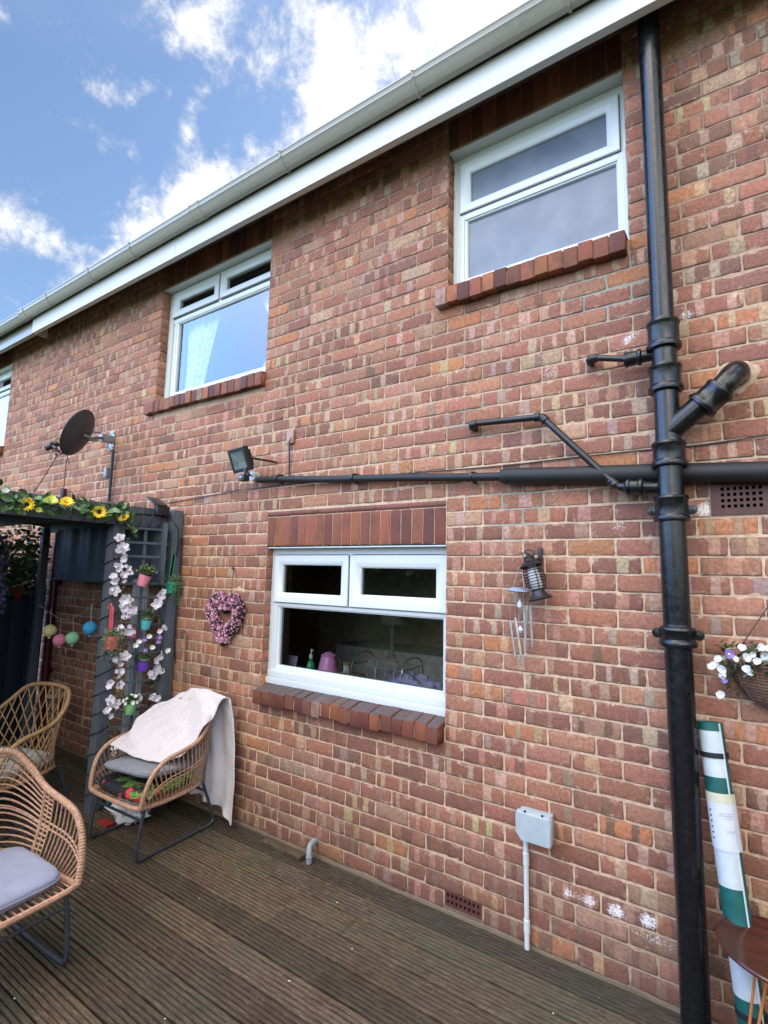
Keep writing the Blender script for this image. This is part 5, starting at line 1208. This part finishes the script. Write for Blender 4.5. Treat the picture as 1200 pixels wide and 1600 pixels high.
def hookpot(label, px, py, mat, strap, r, group):
    c = aX(px, py, -2.455); t = thing('hanging_planter', label, 'planter', c, group)
    m = MB(); m.lathe([(0, -.045), (r*.8, -.045), (r, .04), (r*1.04, .04), (r*1.04, .046), (r*.95, .046), (r*.9, .02), (0, .02)], c, n=24); m.build('bucket', mat, t)
    a, b = aX(strap[0], strap[1], -2.455), aX(strap[2], strap[3], -2.455); m = MB(); w = .012
    for k in range(12):
        p = a.lerp(b, k/12); q = a.lerp(b, (k+1)/12)
        m.quad(p+Vector((0, -w, 0)), p+Vector((0, w, 0)), q+Vector((0, w, 0)), q+Vector((0, -w, 0)))
    m.tube([a+Vector((0, -w, 0)), b+Vector((0, -w, 0))], .003, 6); m.tube([a+Vector((0, w, 0)), b+Vector((0, w, 0))], .003, 6)
    m.tube(spline([a+Vector((0, 0, 0)), a+Vector((-.02, 0, .02)), a+Vector((-.045, 0, .01)), a+Vector((-.05, 0, -.02))], 5), .004, 6); m.build('hook_strap', mat, t)
    m = MB(); rr = random.Random(int(px))
    for i in range(520):
        a_ = rr.uniform(0, 2*math.pi); d = rr.uniform(.3, 1.25)*r; dz = rr.uniform(-.01, .06) if d < r else -rr.uniform(0, .12)*rr.random()
        p = c+Vector((math.cos(a_)*d+.01, math.sin(a_)*d*1.25, .045+dz)); m.cur = rr.choice((0, 0, 1)); m.leaf(p, (rr.uniform(-1, 1), rr.uniform(-1, 1), rr.uniform(-1, .5)), (1, 0, 1), rr.uniform(.008, .016), rr.uniform(.006, .011))
    for s_ in range(9):
        a_ = rr.uniform(-1.7, 1.7); L_ = rr.uniform(.08, .22); x0, y0 = math.cos(a_)*r*1.15, math.sin(a_)*r*1.3
        for k in range(int(L_*160)): m.cur = rr.choice((0, 0, 1)); m.leaf(c+Vector((x0+rr.uniform(-.006, .006), y0+rr.uniform(-.008, .008), .04-k/160)), (rr.uniform(-1, 1), rr.uniform(-1, 1), -.5), (1, 0, 1), .011, .008)
    m.build('trailing_leaves', ['leafpale', 'leaf'], t); return t
hookpot('coral red bucket planter with trailing leaves hooked on the left of the trellis', 174, 1004, 'pot_coral', (175, 948, 172, 996), .050, 'bucket planters hooked on the trellis')
hookpot('emerald green bucket planter with trailing leaves hooked near the wall post', 267, 918, 'pot_emerald', (272, 866, 266, 905), .052, 'bucket planters hooked on the trellis')
# honeycomb paper balloons strung inside
def balloon(colr, px, py, Y, r, label, x=None):
    c = aY(px, py, Y) if x is None else aX(px, py, x); t = thing('paper_balloon', label, 'paper balloon', c, 'honeycomb paper balloons strung in the pergola'); m = MB()
    m.lathe([(r*math.sin(math.pi*k/16)*(1 if k < 9 else (1-.10*((k-8)/8)**2)), r*math.cos(math.pi*k/16)*(1.0 if k < 9 else 1.08)) for k in range(17)], c, n=48, rib=12, ribd=.035); m.build('honeycomb_ball', 'paper_'+colr, t)
    m = MB(); m.lathe([(r*.10, -r*1.02), (r*.12, -r*1.10), (r*.26, -r*1.28), (r*.22, -r*1.30), (0, -r*1.2)], c, n=12); m.build('neck', 'paper_'+colr, t)
    m = MB(); m.tube([c+Vector((0, 0, r)), c+Vector((-.01, 0, r+.14))], .0018, 4); m.build('string', 'string', t); return c
bc = [balloon('yellow', 78, 985, -.45, .051, 'pale yellow paper balloon, leftmost in the pergola'), balloon('pink', 93, 1000, -.42, .051, 'pink paper balloon between the yellow and green ones'), balloon('green', 113, 997, -.42, .051, 'green paper balloon right of the pink one'), balloon('blue', 141, 981, -.50, .051, 'bright blue paper balloon half hidden by the pergola post')]
balloon('rosy', 209, 991, 0, .052, 'rosy pink paper balloon behind the trellis slats', x=-2.62); balloon('orange', 258, 972, 0, .052, 'orange paper balloon behind the trellis near the wall', x=-2.60)
wire('balloon_string', 'pale string carrying the paper balloons across the pergola', [aY(60, 945, -.45), aY(78, 957, -.45), aY(95, 967, -.43), aY(116, 965, -.42), aY(150, 942, -.5)], .002, 'string', 'string')
# ------------------------------------------------------------------ behind the pergola
fn = thing('navy_fence', 'dark navy painted board fence at the back of the pergola', 'fence', (-4.78, -1.5, 0))
for i in range(16): m = MB(); y1 = -.02-i*.15; m.box(-4.80-.006*(i % 2), -4.775-.006*(i % 2), y1-.148, y1, 0, 1.56, .003); m.build('board', 'navy', fn)
for z in (.3, 1.3): m = MB(); m.box(-4.84, -4.808, -2.4, -.02, z, z+.08); m.build('rail', 'navy', fn)
p = aY(83, 930, -.05); dpm = thing('downpipe', 'maroon painted downpipe on the brick wall beside the navy fence', 'drainpipe', (p.x, -.05, 0))
m = MB(); m.tube([(p.x, -.05, 0), (p.x, -.05, 2.6)], .034, 14); m.build('pipe', 'maroon', dpm)
for z in (.7, 1.6): m = MB(); m.lathe([(.034, -.03), (.041, -.028), (.041, .028), (.034, .03)], (p.x, -.05, z), n=16); m.box(p.x-.05, p.x+.05, -.02, 0, z-.02, z+.02); m.build('bracket', 'maroon', dpm)
iv = thing('ivy', 'dark leafy ivy growing over the top of the navy fence', 'climbing plant', (-4.9, -1.2, 1.5)); m = MB(); r2 = random.Random(31)
for i in range(6500):
    y = r2.uniform(-2.3, -.1); z = 1.48+abs(r2.gauss(0, .36)); z = min(z, 2.25); x = -4.86+r2.gauss(0, .10)
    if r2.random() < .25 and z > 2.0: continue
    m.cur = r2.choice((0, 0, 1)); m.leaf((x, y, z), (r2.uniform(-1, 1), r2.uniform(-1, 1), r2.uniform(-1, .5)), (1, 0, .3), r2.uniform(.04, .07), r2.uniform(.03, .05))
m.build('foliage', ['leafdark', 'hedge'], iv); m = MB()
for k in range(5): y = -.3-.45*k; m.tube(spline([(-4.87, y, 0), (-4.86, y+.05, .8), (-4.88, y-.1, 1.6), (-4.85, y+.08, 2.1)], 5), .012, 6)
m.build('stems', 'jute', iv)
ws = thing('wisteria_garland', 'purple artificial wisteria hanging at the far left under the pergola roof', 'garland', aX(6, 860, -4.2)); m = MB()
for i in range(170): m.cur = r2.choice((0, 0, 1)); t_ = r2.random(); m.leaf(aX(3+r2.gauss(0, 5)*(1-t_*.6), 832+t_*125, -4.1), (r2.uniform(-1, 1), r2.uniform(-1, 1), -.6), (1, 0, 0), .035, .028)
m.build('blossoms', ['purplepetal', 'leafdark'], ws)
wire('bunting_string', 'pale cord of the red bunting under the ivy', [aX(-5, 926, -4.70), aX(20, 917, -4.70), aX(45, 909, -4.70), aX(68, 898, -4.70)], .006, 'cord', 'string')
m = MB(); a, b, c = aX(13, 920, -4.69), aX(38, 912, -4.69), aX(31, 940, -4.69); m.add([a, b, c]+[Vector(v)+Vector((-.004, 0, 0)) for v in (a, b, c)], [(0, 1, 2), (5, 4, 3), (0, 3, 4, 1), (1, 4, 5, 2), (2, 5, 3, 0)]); tag(m.build('bunting_flag', 'bunting', smooth=False), 'dark red triangular bunting flag hanging on the navy fence', 'bunting')
# white ribbed boards stored behind the trellis
for (pa, pb, lab, Y_) in (((157, 166), (928, 1190), 'white ribbed board standing behind the trellis next to the front post', 0), ((203, 222), (905, 1200), 'white ribbed board standing behind the middle of the trellis', 0)):
    A_ = aX(pa[0]-2, 1060, -2.68); B_ = aX(pa[1]+2, 1060, -2.68); zt = aX((pa[0]+pa[1])/2, pb[0], -2.68).z; m = MB(); n = 5; P = []
    w = (B_.y-A_.y)
    for i in range(n*4+1):
        y = A_.y+w*i/(n*4); d = .006 if (i // 2) % 2 else 0; P += [(-2.70+d, y, 0.0), (-2.70+d, y, zt)]
    k = n*4; m.add(P, [(2*i, 2*i+2, 2*i+3, 2*i+1) for i in range(k)]); m.box(-2.73, -2.702, A_.y, B_.y, 0, zt, .002)
    o = m.build('ribbed_board', 'whiteboard', smooth=False); tag(o, lab, 'board')
# ------------------------------------------------------------------ chairs
def rimcurve():
    half = [(.272, .285, .335), (.285, .275, .42), (.298, .235, .53), (.305, .15, .60), (.305, .02, .625), (.292, -.10, .655), (.262, -.20, .735), (.205, -.262, .815), (.11, -.285, .842), (0, -.288, .846)]
    full = half+[(-x, y, z) for x, y, z in half[-2::-1]]; return spline(full, 6)
def seatcurve():
    half = [(.268, .285, .335), (.272, .20, .325), (.268, .05, .32), (.25, -.10, .32), (.20, -.195, .325), (.10, -.235, .33), (0, -.24, .33)]
    full = half+[(-x, y, z) for x, y, z in half[-2::-1]]; return spline(full, 8)
def resample(c, n):
    L = [0]; 
    for a, b in zip(c, c[1:]): L.append(L[-1]+(b-a).length)
    out = []; j = 0
    for i in range(n):
        s_ = L[-1]*i/(n-1)
        while j < len(L)-2 and L[j+1] < s_: j += 1
        out.append(c[j].lerp(c[j+1], (s_-L[j])/max(1e-9, L[j+1]-L[j])))
    return out
def chair_parts(root, mat, wrap, lattice, legs=True):
    rim = rimcurve(); seat = seatcurve()
    m = MB(); m.tube(resample(rim, 90), .0145, 8); m.build('rim', mat, root)
    if wrap:
        m = MB(); rs = resample(rim, 330)
        for i in range(2, 328, 2):
            t = (rs[i+1]-rs[i-1]).normalized(); m.lathe([(.0145, -.0042), (.0168, -.002), (.0168, .002), (.0145, .0042)], rs[i], t, n=8)
        m.build('rim_wrapping', mat, root)
    fr_ = [(.268, .285, .335), (.20, .30, .333), (0, .305, .332), (-.20, .30, .333), (-.268, .285, .335)]
    m = MB(); loop = seat+spline([fr_[4], fr_[3], fr_[2], fr_[1], fr_[0]], 5)[1:-1]; m.tube(loop, .0135, 8, closed=True); m.build('seat_frame', mat, root)
    m = MB()
    for i in range(-9, 10): x = i*.027; m.tube([(x, .30-.0*abs(x), .333), (x, -.235+abs(x)**2*1.0, .325)], .004, 5)
    m.build('seat_base', mat, root)
    N = 58; R1 = resample(rim, N); S1 = resample(seat, N)
    def bulge(a, b, t):
        p = a.lerp(b, t); out = Vector((p.x, p.y-.05, 0)); L_ = out.length or 1; return p+out/L_*.020*math.sin(math.pi*t)
    if not lattice:
        for i in range(2, N-2):
            if wrap and .27 < i/(N-1) < .73: continue
            m = MB(); m.tube([bulge(S1[i], R1[i], t) for t in [k/6 for k in range(7)]], .0036 if not wrap else .0042, 6); m.build('spindle', mat, root)
        if wrap:
            for k in range(15):
                t0 = (k+.8)/15.6; m = MB(); m.tube([bulge(S1[i], R1[i], t0) for i in range(int(.27*N), int(.73*N)+2)], .0042, 6); m.build('back_cane', mat, root)
        for t0 in (.48, .56): m = MB(); m.tube([bulge(S1[i], R1[i], t0)+Vector((0, 0, 0)) for i in range(3, N-3)], .0042, 6); m.build('weave_band', mat, root)
        if wrap:
            for f_ in (.28, .5, .72):
                i = int(f_*N); m = MB(); m.tube([bulge(S1[i], R1[i], t) for t in [k/8 for k in range(9)]], .009, 8); m.build('back_stay', mat, root)
    else:
        off = 7
        for s_ in (1, -1):
            for i in range(0, N-1, 2):
                j = i+s_*off*1
                if 0 <= j < N:
                    for dd in (0, 1 if (i % 4 == 0) else 0):
                        if i+dd < N and 0 <= j+dd < N:
                            m = MB(); m.tube([bulge(S1[i+dd], S1[i+dd].lerp(R1[i+dd], 0), 0)*(1-t)+bulge(R1[j+dd], R1[j+dd], 0)*t+Vector((0, 0, 0)) for t in [k/8 for k in range(9)]], .0044, 6); m.build('lattice_cane', mat, root)
                            break
    if legs:
        for s_ in (1, -1):
            m = MB(); m.tube(spline([(s_*.245, .235, .325), (s_*.250, .262, .20), (s_*.252, .278, .06), (s_*.252, .272, .022), (s_*.252, .235, .011), (s_*.250, .10, .010), (s_*.250, -.20, .010), (s_*.250, -.262, .012), (s_*.249, -.295, .030), (s_*.248, -.292, .075), (s_*.240, -.20, .325)], 5), .0105, 10); m.build('leg_loop', 'chairleg', root)
        m = MB(); m.tube([(-.247, .255, .245), (.247, .255, .245)], .008, 8); m.build('stretcher', 'chairleg', root)
        m = MB(); m.tube([(-.243, -.225, .26), (.243, -.225, .26)], .008, 8); m.build('stretcher', 'chairleg', root)
def rounded_cushion(name, w, d, h, mat, parent, M_, seed=1, sag=.01, taper=0.0):
    m = MB(); P = []; n, k = 36, 14
    for i in range(k+1):
        th = -math.pi/2+math.pi*i/k; cz = math.copysign(abs(math.sin(th))**.6, math.sin(th)); cr_ = abs(math.cos(th))**.28
        for j in range(n):
            a = 2*math.pi*j/n; cx_ = math.copysign(abs(math.cos(a))**.34, math.cos(a)); cy_ = math.copysign(abs(math.sin(a))**.34, math.sin(a))
            x, y = cx_*cr_*w/2*(1-taper*(cy_*.5-.5)*-1 if taper else 1), cy_*cr_*d/2; z = cz*h/2-sag*math.exp(-((x/w*3)**2+(y/d*3)**2))+.006*noise.noise(Vector((x*9, y*9, seed+cz)))
            P.append(M_@Vector((x, y, z)))
    m.add(P, [(i*n+j, i*n+(j+1) % n, (i+1)*n+(j+1) % n, (i+1)*n+j) for i in range(k) for j in range(n)])
    seam = [M_@Vector((math.copysign(abs(math.cos(a))**.34, math.cos(a))*w/2*1.003, math.copysign(abs(math.sin(a))**.34, math.sin(a))*d/2*1.003, 0)) for a in [2*math.pi*j/72 for j in range(72)]]
    m.tube(seam, .0035, 5, closed=True)
    return m.build(name, mat, parent)
GRP = 'wicker armchairs on the deck'
def place(root, x, y, rz): root.location = (x, y, 0.003); root.rotation_euler = (0, 0, R_(rz))
class LocalRoot:   # parts are built at the origin, then the root is moved and carries them
    pass
def make_chair(name, label, mat, wrap, lattice, x, y, rz, sc=(1, 1, 1)):
    root = bpy.data.objects.new(name, None); col.objects.link(root); root.empty_display_size = .1; tag(root, label, 'armchair', GRP)
    chair_parts(root, mat, wrap, lattice); root.location = (x, y, .003); root.rotation_euler = (0, 0, R_(rz)); root.scale = sc; return root
def local(root): return Matrix.LocRotScale(root.location, root.rotation_euler, root.scale)
ca = make_chair('wicker_armchair', 'light brown wicker armchair with a blue grey seat cushion, nearest at the left edge', 'rattan', True, False, -1.475, -1.585, -88)
o = rounded_cushion('seat_cushion', .47, .46, .065, 'cush_blue', None, local(ca)@Matrix.Translation((0, .035, .375)), 2); tag(o, 'blue grey seat cushion on the nearest wicker armchair', 'cushion')
cbx, cby, cbr = -1.965, -.435, 182
cb_ = make_chair('wicker_armchair', 'light brown wicker armchair against the wall, half covered by a pale throw', 'rattan', False, False, cbx, cby, cbr, (1, 1, .95))
o = rounded_cushion('patterned_cushion', .49, .47, .075, 'tropic', None, local(cb_)@Matrix.Translation((0, .055, .378)), 3); tag(o, 'black cushion with green palm leaves and red flowers under the grey cushion', 'cushion')
o = rounded_cushion('grey_cushion', .44, .43, .05, 'cush_grey', None, local(cb_)@Matrix.Translation((.0, .05, .478))@Matrix.Rotation(R_(8), 4, 'X')@Matrix.Rotation(R_(9), 4, 'Z'), 4); tag(o, 'plain grey cushion on top of the patterned cushion of the draped chair', 'cushion')
cc_ = make_chair('cane_armchair', 'golden cane armchair with diamond lattice back in the shade of the pergola', 'rattan2', False, True, -2.95, -.96, 196, (1.05, 1.05, 1.02))
o = rounded_cushion('seat_cushion', .50, .48, .09, 'cush_white', None, local(cc_)@Matrix.Translation((0, .05, .385)), 5); tag(o, 'off white cushion on the cane armchair in the pergola', 'cushion')
# the throw over the back of the chair
ctrl = [[(-2.20, -.64, .575), (-2.04, -.54, .500), (-1.88, -.50, .490), (-1.74, -.42, .53)],
        [(-2.25, -.47, .625), (-2.08, -.36, .600), (-1.90, -.31, .59), (-1.69, -.33, .62)],
        [(-2.30, -.35, .680), (-2.10, -.25, .73), (-1.91, -.19, .75), (-1.67, -.24, .755)],
        [(-2.28, -.21, .745), (-2.11, -.135, .845), (-1.92, -.11, .880), (-1.66, -.125, .860)],
        [(-2.22, -.10, .60), (-2.02, -.10, .72), (-1.86, -.08, .76), (-1.625, -.085, .755)],
        [(-2.07, -.10, .38), (-1.98, -.085, .40), (-1.80, -.07, .42), (-1.585, -.07, .42)],
        [(-2.02, -.11, .15), (-1.93, -.09, .13), (-1.80, -.08, .10), (-1.575, -.075, .03)]]
def bsp(u, pts):
    n = len(pts)-1; s_ = min(u*n, n-1e-6); i = int(s_); t = s_-i; a, b, c, d = [Vector(pts[max(0, min(n, k))]) for k in (i-1, i, i+1, i+2)]
    return .5*((2*b)+(c-a)*t+(2*a-5*b+4*c-d)*t*t+(3*b-a-3*c+d)*t**3)
nu_, nv_ = 70, 120; V_ = []
rows_ = [[bsp(i/nu_, r) for i in range(nu_+1)] for r in ctrl]; grid = []
for j in range(nv_+1):
    row = []
    for i in range(nu_+1):
        p = bsp(j/nv_, [rows_[k][i] for k in range(len(ctrl))]); u, v = i/nu_, j/nv_
        f1 = math.exp(-((v-.30)/.22)**2); f2 = max(0, (v-.5)*2)
        amp = .032*f1*math.sin(u*11+v*21+1.8*math.sin(v*7+u*3))+.009*f1*math.sin(u*31-v*26)+.026*f2*math.sin(u*15+.9*math.sin(v*6))+.009*f2*math.sin(u*37+2)+.012*noise.noise(Vector((u*9, v*14, 2)))
        p = p+Vector((amp*.2, -amp if v > .5 else -amp*.4, amp*.8 if v <= .5 else 0)); row.append(p)
    grid.append(row)
m = MB(); P = [p for r in grid for p in r]; n1 = len(P); nn_ = nu_+1
def gn(i, j):
    a = grid[j][min(i+1, nu_)]-grid[j][max(i-1, 0)]; b = grid[min(j+1, nv_)][i]-grid[max(j-1, 0)][i]; return a.cross(b).normalized()
P2 = [grid[j][i]+gn(i, j)*.007 for j in range(nv_+1) for i in range(nn_)]
m.add(P+P2, [(j*nn_+i, j*nn_+i+1, (j+1)*nn_+i+1, (j+1)*nn_+i) for j in range(nv_) for i in range(nu_)]+[(n1+j*nn_+i, n1+(j+1)*nn_+i, n1+(j+1)*nn_+i+1, n1+j*nn_+i+1) for j in range(nv_) for i in range(nu_)]
      +[(j*nn_, (j+1)*nn_, n1+(j+1)*nn_, n1+j*nn_) for j in range(nv_)]+[(j*nn_+nu_, n1+j*nn_+nu_, n1+(j+1)*nn_+nu_, (j+1)*nn_+nu_) for j in range(nv_)]
      +[(i, n1+i, n1+i+1, i+1) for i in range(nu_)]+[(nv_*nn_+i, nv_*nn_+i+1, n1+nv_*nn_+i+1, n1+nv_*nn_+i) for i in range(nu_)])
tag(m.build('throw_blanket', 'throw'), 'pale pinkish white throw draped over the back of the wicker armchair by the wall', 'throw')
# bag, rose print bag, teal stool legs, red card under the draped chair
def blob(name, label, cat, c, s_, mat, seed, amp=.35, fr=4):
    m = MB(); n, k = 28, 16; P = []
    for i in range(k+1):
        th = math.pi*i/k
        for j in range(n):
            a = 2*math.pi*j/n; d = Vector((math.sin(th)*math.cos(a), math.sin(th)*math.sin(a), math.cos(th))); r = 1+amp*noise.noise(d*fr*.5+Vector((seed, 0, 0)))+.12*noise.noise(d*fr*1.7+Vector((0, seed, 0)))
            z = max(d.z*r*s_[2], -s_[2]*.85); P.append((c[0]+d.x*r*s_[0], c[1]+d.y*r*s_[1], c[2]+z))
    m.add(P, [(i*n+j, (i+1)*n+j, (i+1)*n+(j+1) % n, i*n+(j+1) % n) for i in range(k) for j in range(n)]); return tag(m.build(name, mat), label, cat)
p = aZ(196, 1278, 0); blob('plastic_bag', 'crumpled white plastic bag on the deck under the draped chair', 'bag', (p.x, p.y+.02, .052), (.17, .10, .060), 'bagwhite', 3, .8, 7)
p = aZ(255, 1255, 0); blob('shopping_bag', 'black bag with red roses slumped under the draped chair', 'bag', (p.x-.02, p.y-.02, .13), (.12, .10, .15), 'roseprint', 8, .3, 4)
p = aZ(165, 1288, 0); m = MB(); m.box(p.x-.05, p.x+.06, p.y-.03, p.y+.03, .003, .02, .002); tag(m.build('red_packet', 'redbox'), 'flat red packet lying on the deck beside the white bag', 'packet')
tst = thing('teal_stool', 'teal painted stool partly hidden behind the draped chair', 'stool', (-2.2, -.3, 0))
for (px, py) in ((168, 1262), (194, 1268)): p = aZ(px, py, 0); m = MB(); m.box(p.x-.018, p.x+.018, p.y-.012, p.y+.012, 0, .26, .003); m.build('leg', 'tealpaint', tst)
p = aZ(180, 1262, 0); m = MB(); m.box(p.x-.11, p.x+.11, p.y-.02, p.y+.16, .26, .285, .004); m.build('seat', 'tealpaint', tst)
# glass lantern behind the cane chair
p = aY(85, 1095, -.30); lo2 = thing('glass_lantern', 'round glass lantern with a looped wire handle behind the cane chair', 'lantern', p)
m = MB(); m.lathe([(.03, -.09), (.07, -.08), (.085, -.02), (.075, .04), (.045, .06), (.045, .07)], p, n=20); m.build('glass_globe', 'glass', lo2)
m = MB(); m.lathe([(0, -.1), (.05, -.098), (.05, -.085), (0, -.085)], p, n=16); m.lathe([(.078, .035), (.08, .04), (.05, .065), (.05, .055)], p, n=16); m.tube([p+Vector((.06*math.cos(a), 0, .05+.13*math.sin(a))) for a in [math.pi*k/12 for k in range(13)]], .004, 5); m.lathe([(.02, -.09), (.02, -.02), (0, -.02)], p, n=10); m.build('frame', 'bamboo', lo2)
# ------------------------------------------------------------------ what stands on the kitchen side of the window
wt_ = MB(); wt_.box(-1.9, .5, .17, .75, .94, .975, .004); wt_.build('worktop', 'worktop', house)
def K(px, py, Y): return aY(px, py, Y)
zt_ = .976
k_ = Vector((K(513, 1040, .30).x, .30, zt_)); kt = thing('kettle', 'mauve enamel jug kettle on the kitchen worktop behind the window', 'kettle', k_)
m = MB(); m.lathe([(0, 0), (.080, 0), (.083, .01), (.075, .09), (.058, .17), (.052, .19), (.056, .195), (.05, .20), (.02, .215), (0, .22)], k_, n=28); m.build('body', 'kettle', kt)
m = MB(); m.tube(spline([k_+Vector((.05, 0, .18)), k_+Vector((.11, 0, .17)), k_+Vector((.125, 0, .11)), k_+Vector((.10, 0, .05)), k_+Vector((.075, 0, .045))], 5), .009, 8); m.build('handle', 'black', kt)
b_ = Vector((K(486, 1030, .26).x, .26, zt_)); bo = thing('green_bottle', 'green glass bottle with a white pump top behind the kitchen window', 'bottle', b_); m = MB(); m.lathe([(0, 0), (.032, 0), (.033, .10), (.028, .13), (.012, .15), (.012, .17), (0, .17)], b_, n=18); m.build('bottle', 'greenglass', bo)
m = MB(); m.lathe([(.014, .165), (.014, .19), (.004, .195), (.004, .23), (0, .23)], b_, n=12); m.tube([b_+Vector((0, 0, .225)), b_+Vector((.03, -.01, .222))], .004, 6); m.build('pump', 'whiteplastic', bo)
for px, py, Y, lb_, hh in ((533, 1045, .27, 'small jar with a gold lid next to the kettle', .075), (552, 1052, .22, 'wide pale jar with a gold lid, nearest the kitchen glass', .085), (540, 1030, .42, 'tall jar with a red lid behind the gold lidded jars', .12)):
    j_ = Vector((K(px, py, Y).x, Y, zt_)); jt = thing('jar', lb_, 'jar', j_, 'jars behind the kitchen window'); m = MB(); m.lathe([(0, 0), (.036, 0), (.040, .01), (.040, hh-.02), (.033, hh-.008), (.033, hh)], j_, n=20); m.build('jar_body', 'lampglass', jt)
    m = MB(); m.lathe([(.036, hh), (.037, hh+.004), (.037, hh+.018), (0, hh+.020)], j_, n=20); m.build('lid', 'tin' if 'gold' in lb_ else 'redbox', jt)
d_ = Vector((K(600, 1055, .35).x, .35, zt_)); dr = thing('dish_rack', 'chrome wire dish rack on the kitchen worktop', 'dish rack', d_); m = MB()
for z in (.02, .17): m.tube([d_+Vector(v) for v in ((-.18, -.12, z), (.22, -.12, z), (.22, .14, z), (-.18, .14, z))], .004, 6, closed=True)
for i in range(15):
    x = -.18+.4*i/14; m.tube([d_+Vector((x, -.12, .02)), d_+Vector((x, -.12, .17))], .0025, 5); m.tube([d_+Vector((x, .14, .02)), d_+Vector((x, .14, .17))], .0025, 5); m.tube([d_+Vector((x, -.12, .02)), d_+Vector((x, .14, .02))], .0025, 5)
for s_ in (-.18, .22): m.tube(spline([d_+Vector((s_, -.12, 0)), d_+Vector((s_, -.12, .19)), d_+Vector((s_, 0, .24)), d_+Vector((s_, .14, .19)), d_+Vector((s_, .14, 0))], 4), .005, 6)
m.build('wire_frame', 'chrome', dr)
for i in range(4): m = MB(); m.lathe([(0, 0), (.07, .004), (.09, .012), (.088, .014), (0, .006)], d_+Vector((-.10+.075*i, 0, .115)), (1, 0, .12), n=24); m.build('plate', 'lampglass', dr)
f_ = K(640, 1062, .24); blob('folded_towel', 'lavender grey speckled towel heaped behind the right of the kitchen window', 'towel', (f_.x, .30, zt_+.06), (.20, .11, .085), 'lavender', 5, .35, 8)
p = K(452, 1030, .24); m = MB(); m.box(-.055, .055, -.004, .004, 0, .16, .002, mat=Matrix.Translation((p.x-.02, .26, zt_)) @ Matrix.Rotation(R_(-14), 4, 'X')); tag(m.build('picture_card', 'lavender'), 'mauve picture card propped at the left of the kitchen window', 'card')
p = Vector((K(577, 1010, 1.2).x, 1.3, 0)); bx = MB(); bx.box(-2.6, -.2, 2.3, 2.88, 0, .9); bx.box(-2.4, -1.2, 2.5, 2.88, 1.35, 2.1); bx.build('kitchen_units', 'blind', house, smooth=False)
m = MB(); m.box(-.62, -.56, 1.7, 2.88, 0, 2.1); m.box(-.56, .4, 2.8, 2.88, 0, 2.3); m.build('kitchen_units', 'redcloth', house, smooth=False)
lt_ = Vector((-1.55, 1.9, 1.25)); m = MB(); m.lathe([(.11, 0), (.13, .0), (.115, .15), (.11, .15)], lt_, n=24); m.lathe([(0, -.35), (.05, -.35), (.02, -.3), (.015, 0), (0, 0)], lt_, n=12); tag(m.build('table_lamp', 'cush_white'), 'unlit cream table lamp standing inside the kitchen', 'lamp')
# ------------------------------------------------------------------ the far end of the garden, seen only in the glass
hg = thing('garden_hedge', 'tall dark green hedge closing the garden, mirrored in the kitchen window', 'hedge', (0, -9, 0)); m = MB(); r2 = random.Random(77)
for i in range(5200):
    x = r2.uniform(-13, 9); h = 2.5+.5*math.sin(x*.8)+.3*math.sin(x*2.3); z = -.1+h*r2.random()**.6; m.cur = r2.choice((0, 1)); m.leaf((x, -9+r2.gauss(0, .2), z), (r2.uniform(-1, 1), r2.uniform(-.3, 1), r2.uniform(-1, 1)), (0, 1, .3), r2.uniform(.16, .30), r2.uniform(.12, .22))
m.build('foliage', ['hedge', 'leafdark'], hg); m = MB(); m.box(-13, 9, -9.25, -9.1, -.15, 2.0); m.build('stems', 'hedge', hg)
sf = thing('side_fence', 'dark brown board fence along the right side of the garden', 'fence', (4.2, -4, 0)); m = MB()
for i in range(54): m.box(4.20+.01*(i % 2), 4.225+.01*(i % 2), -8.9+i*.165, -8.74+i*.165, -.15, 1.75)
m.build('boards', plain('brown_fence_stain', (.07, .045, .03), .85), sf)
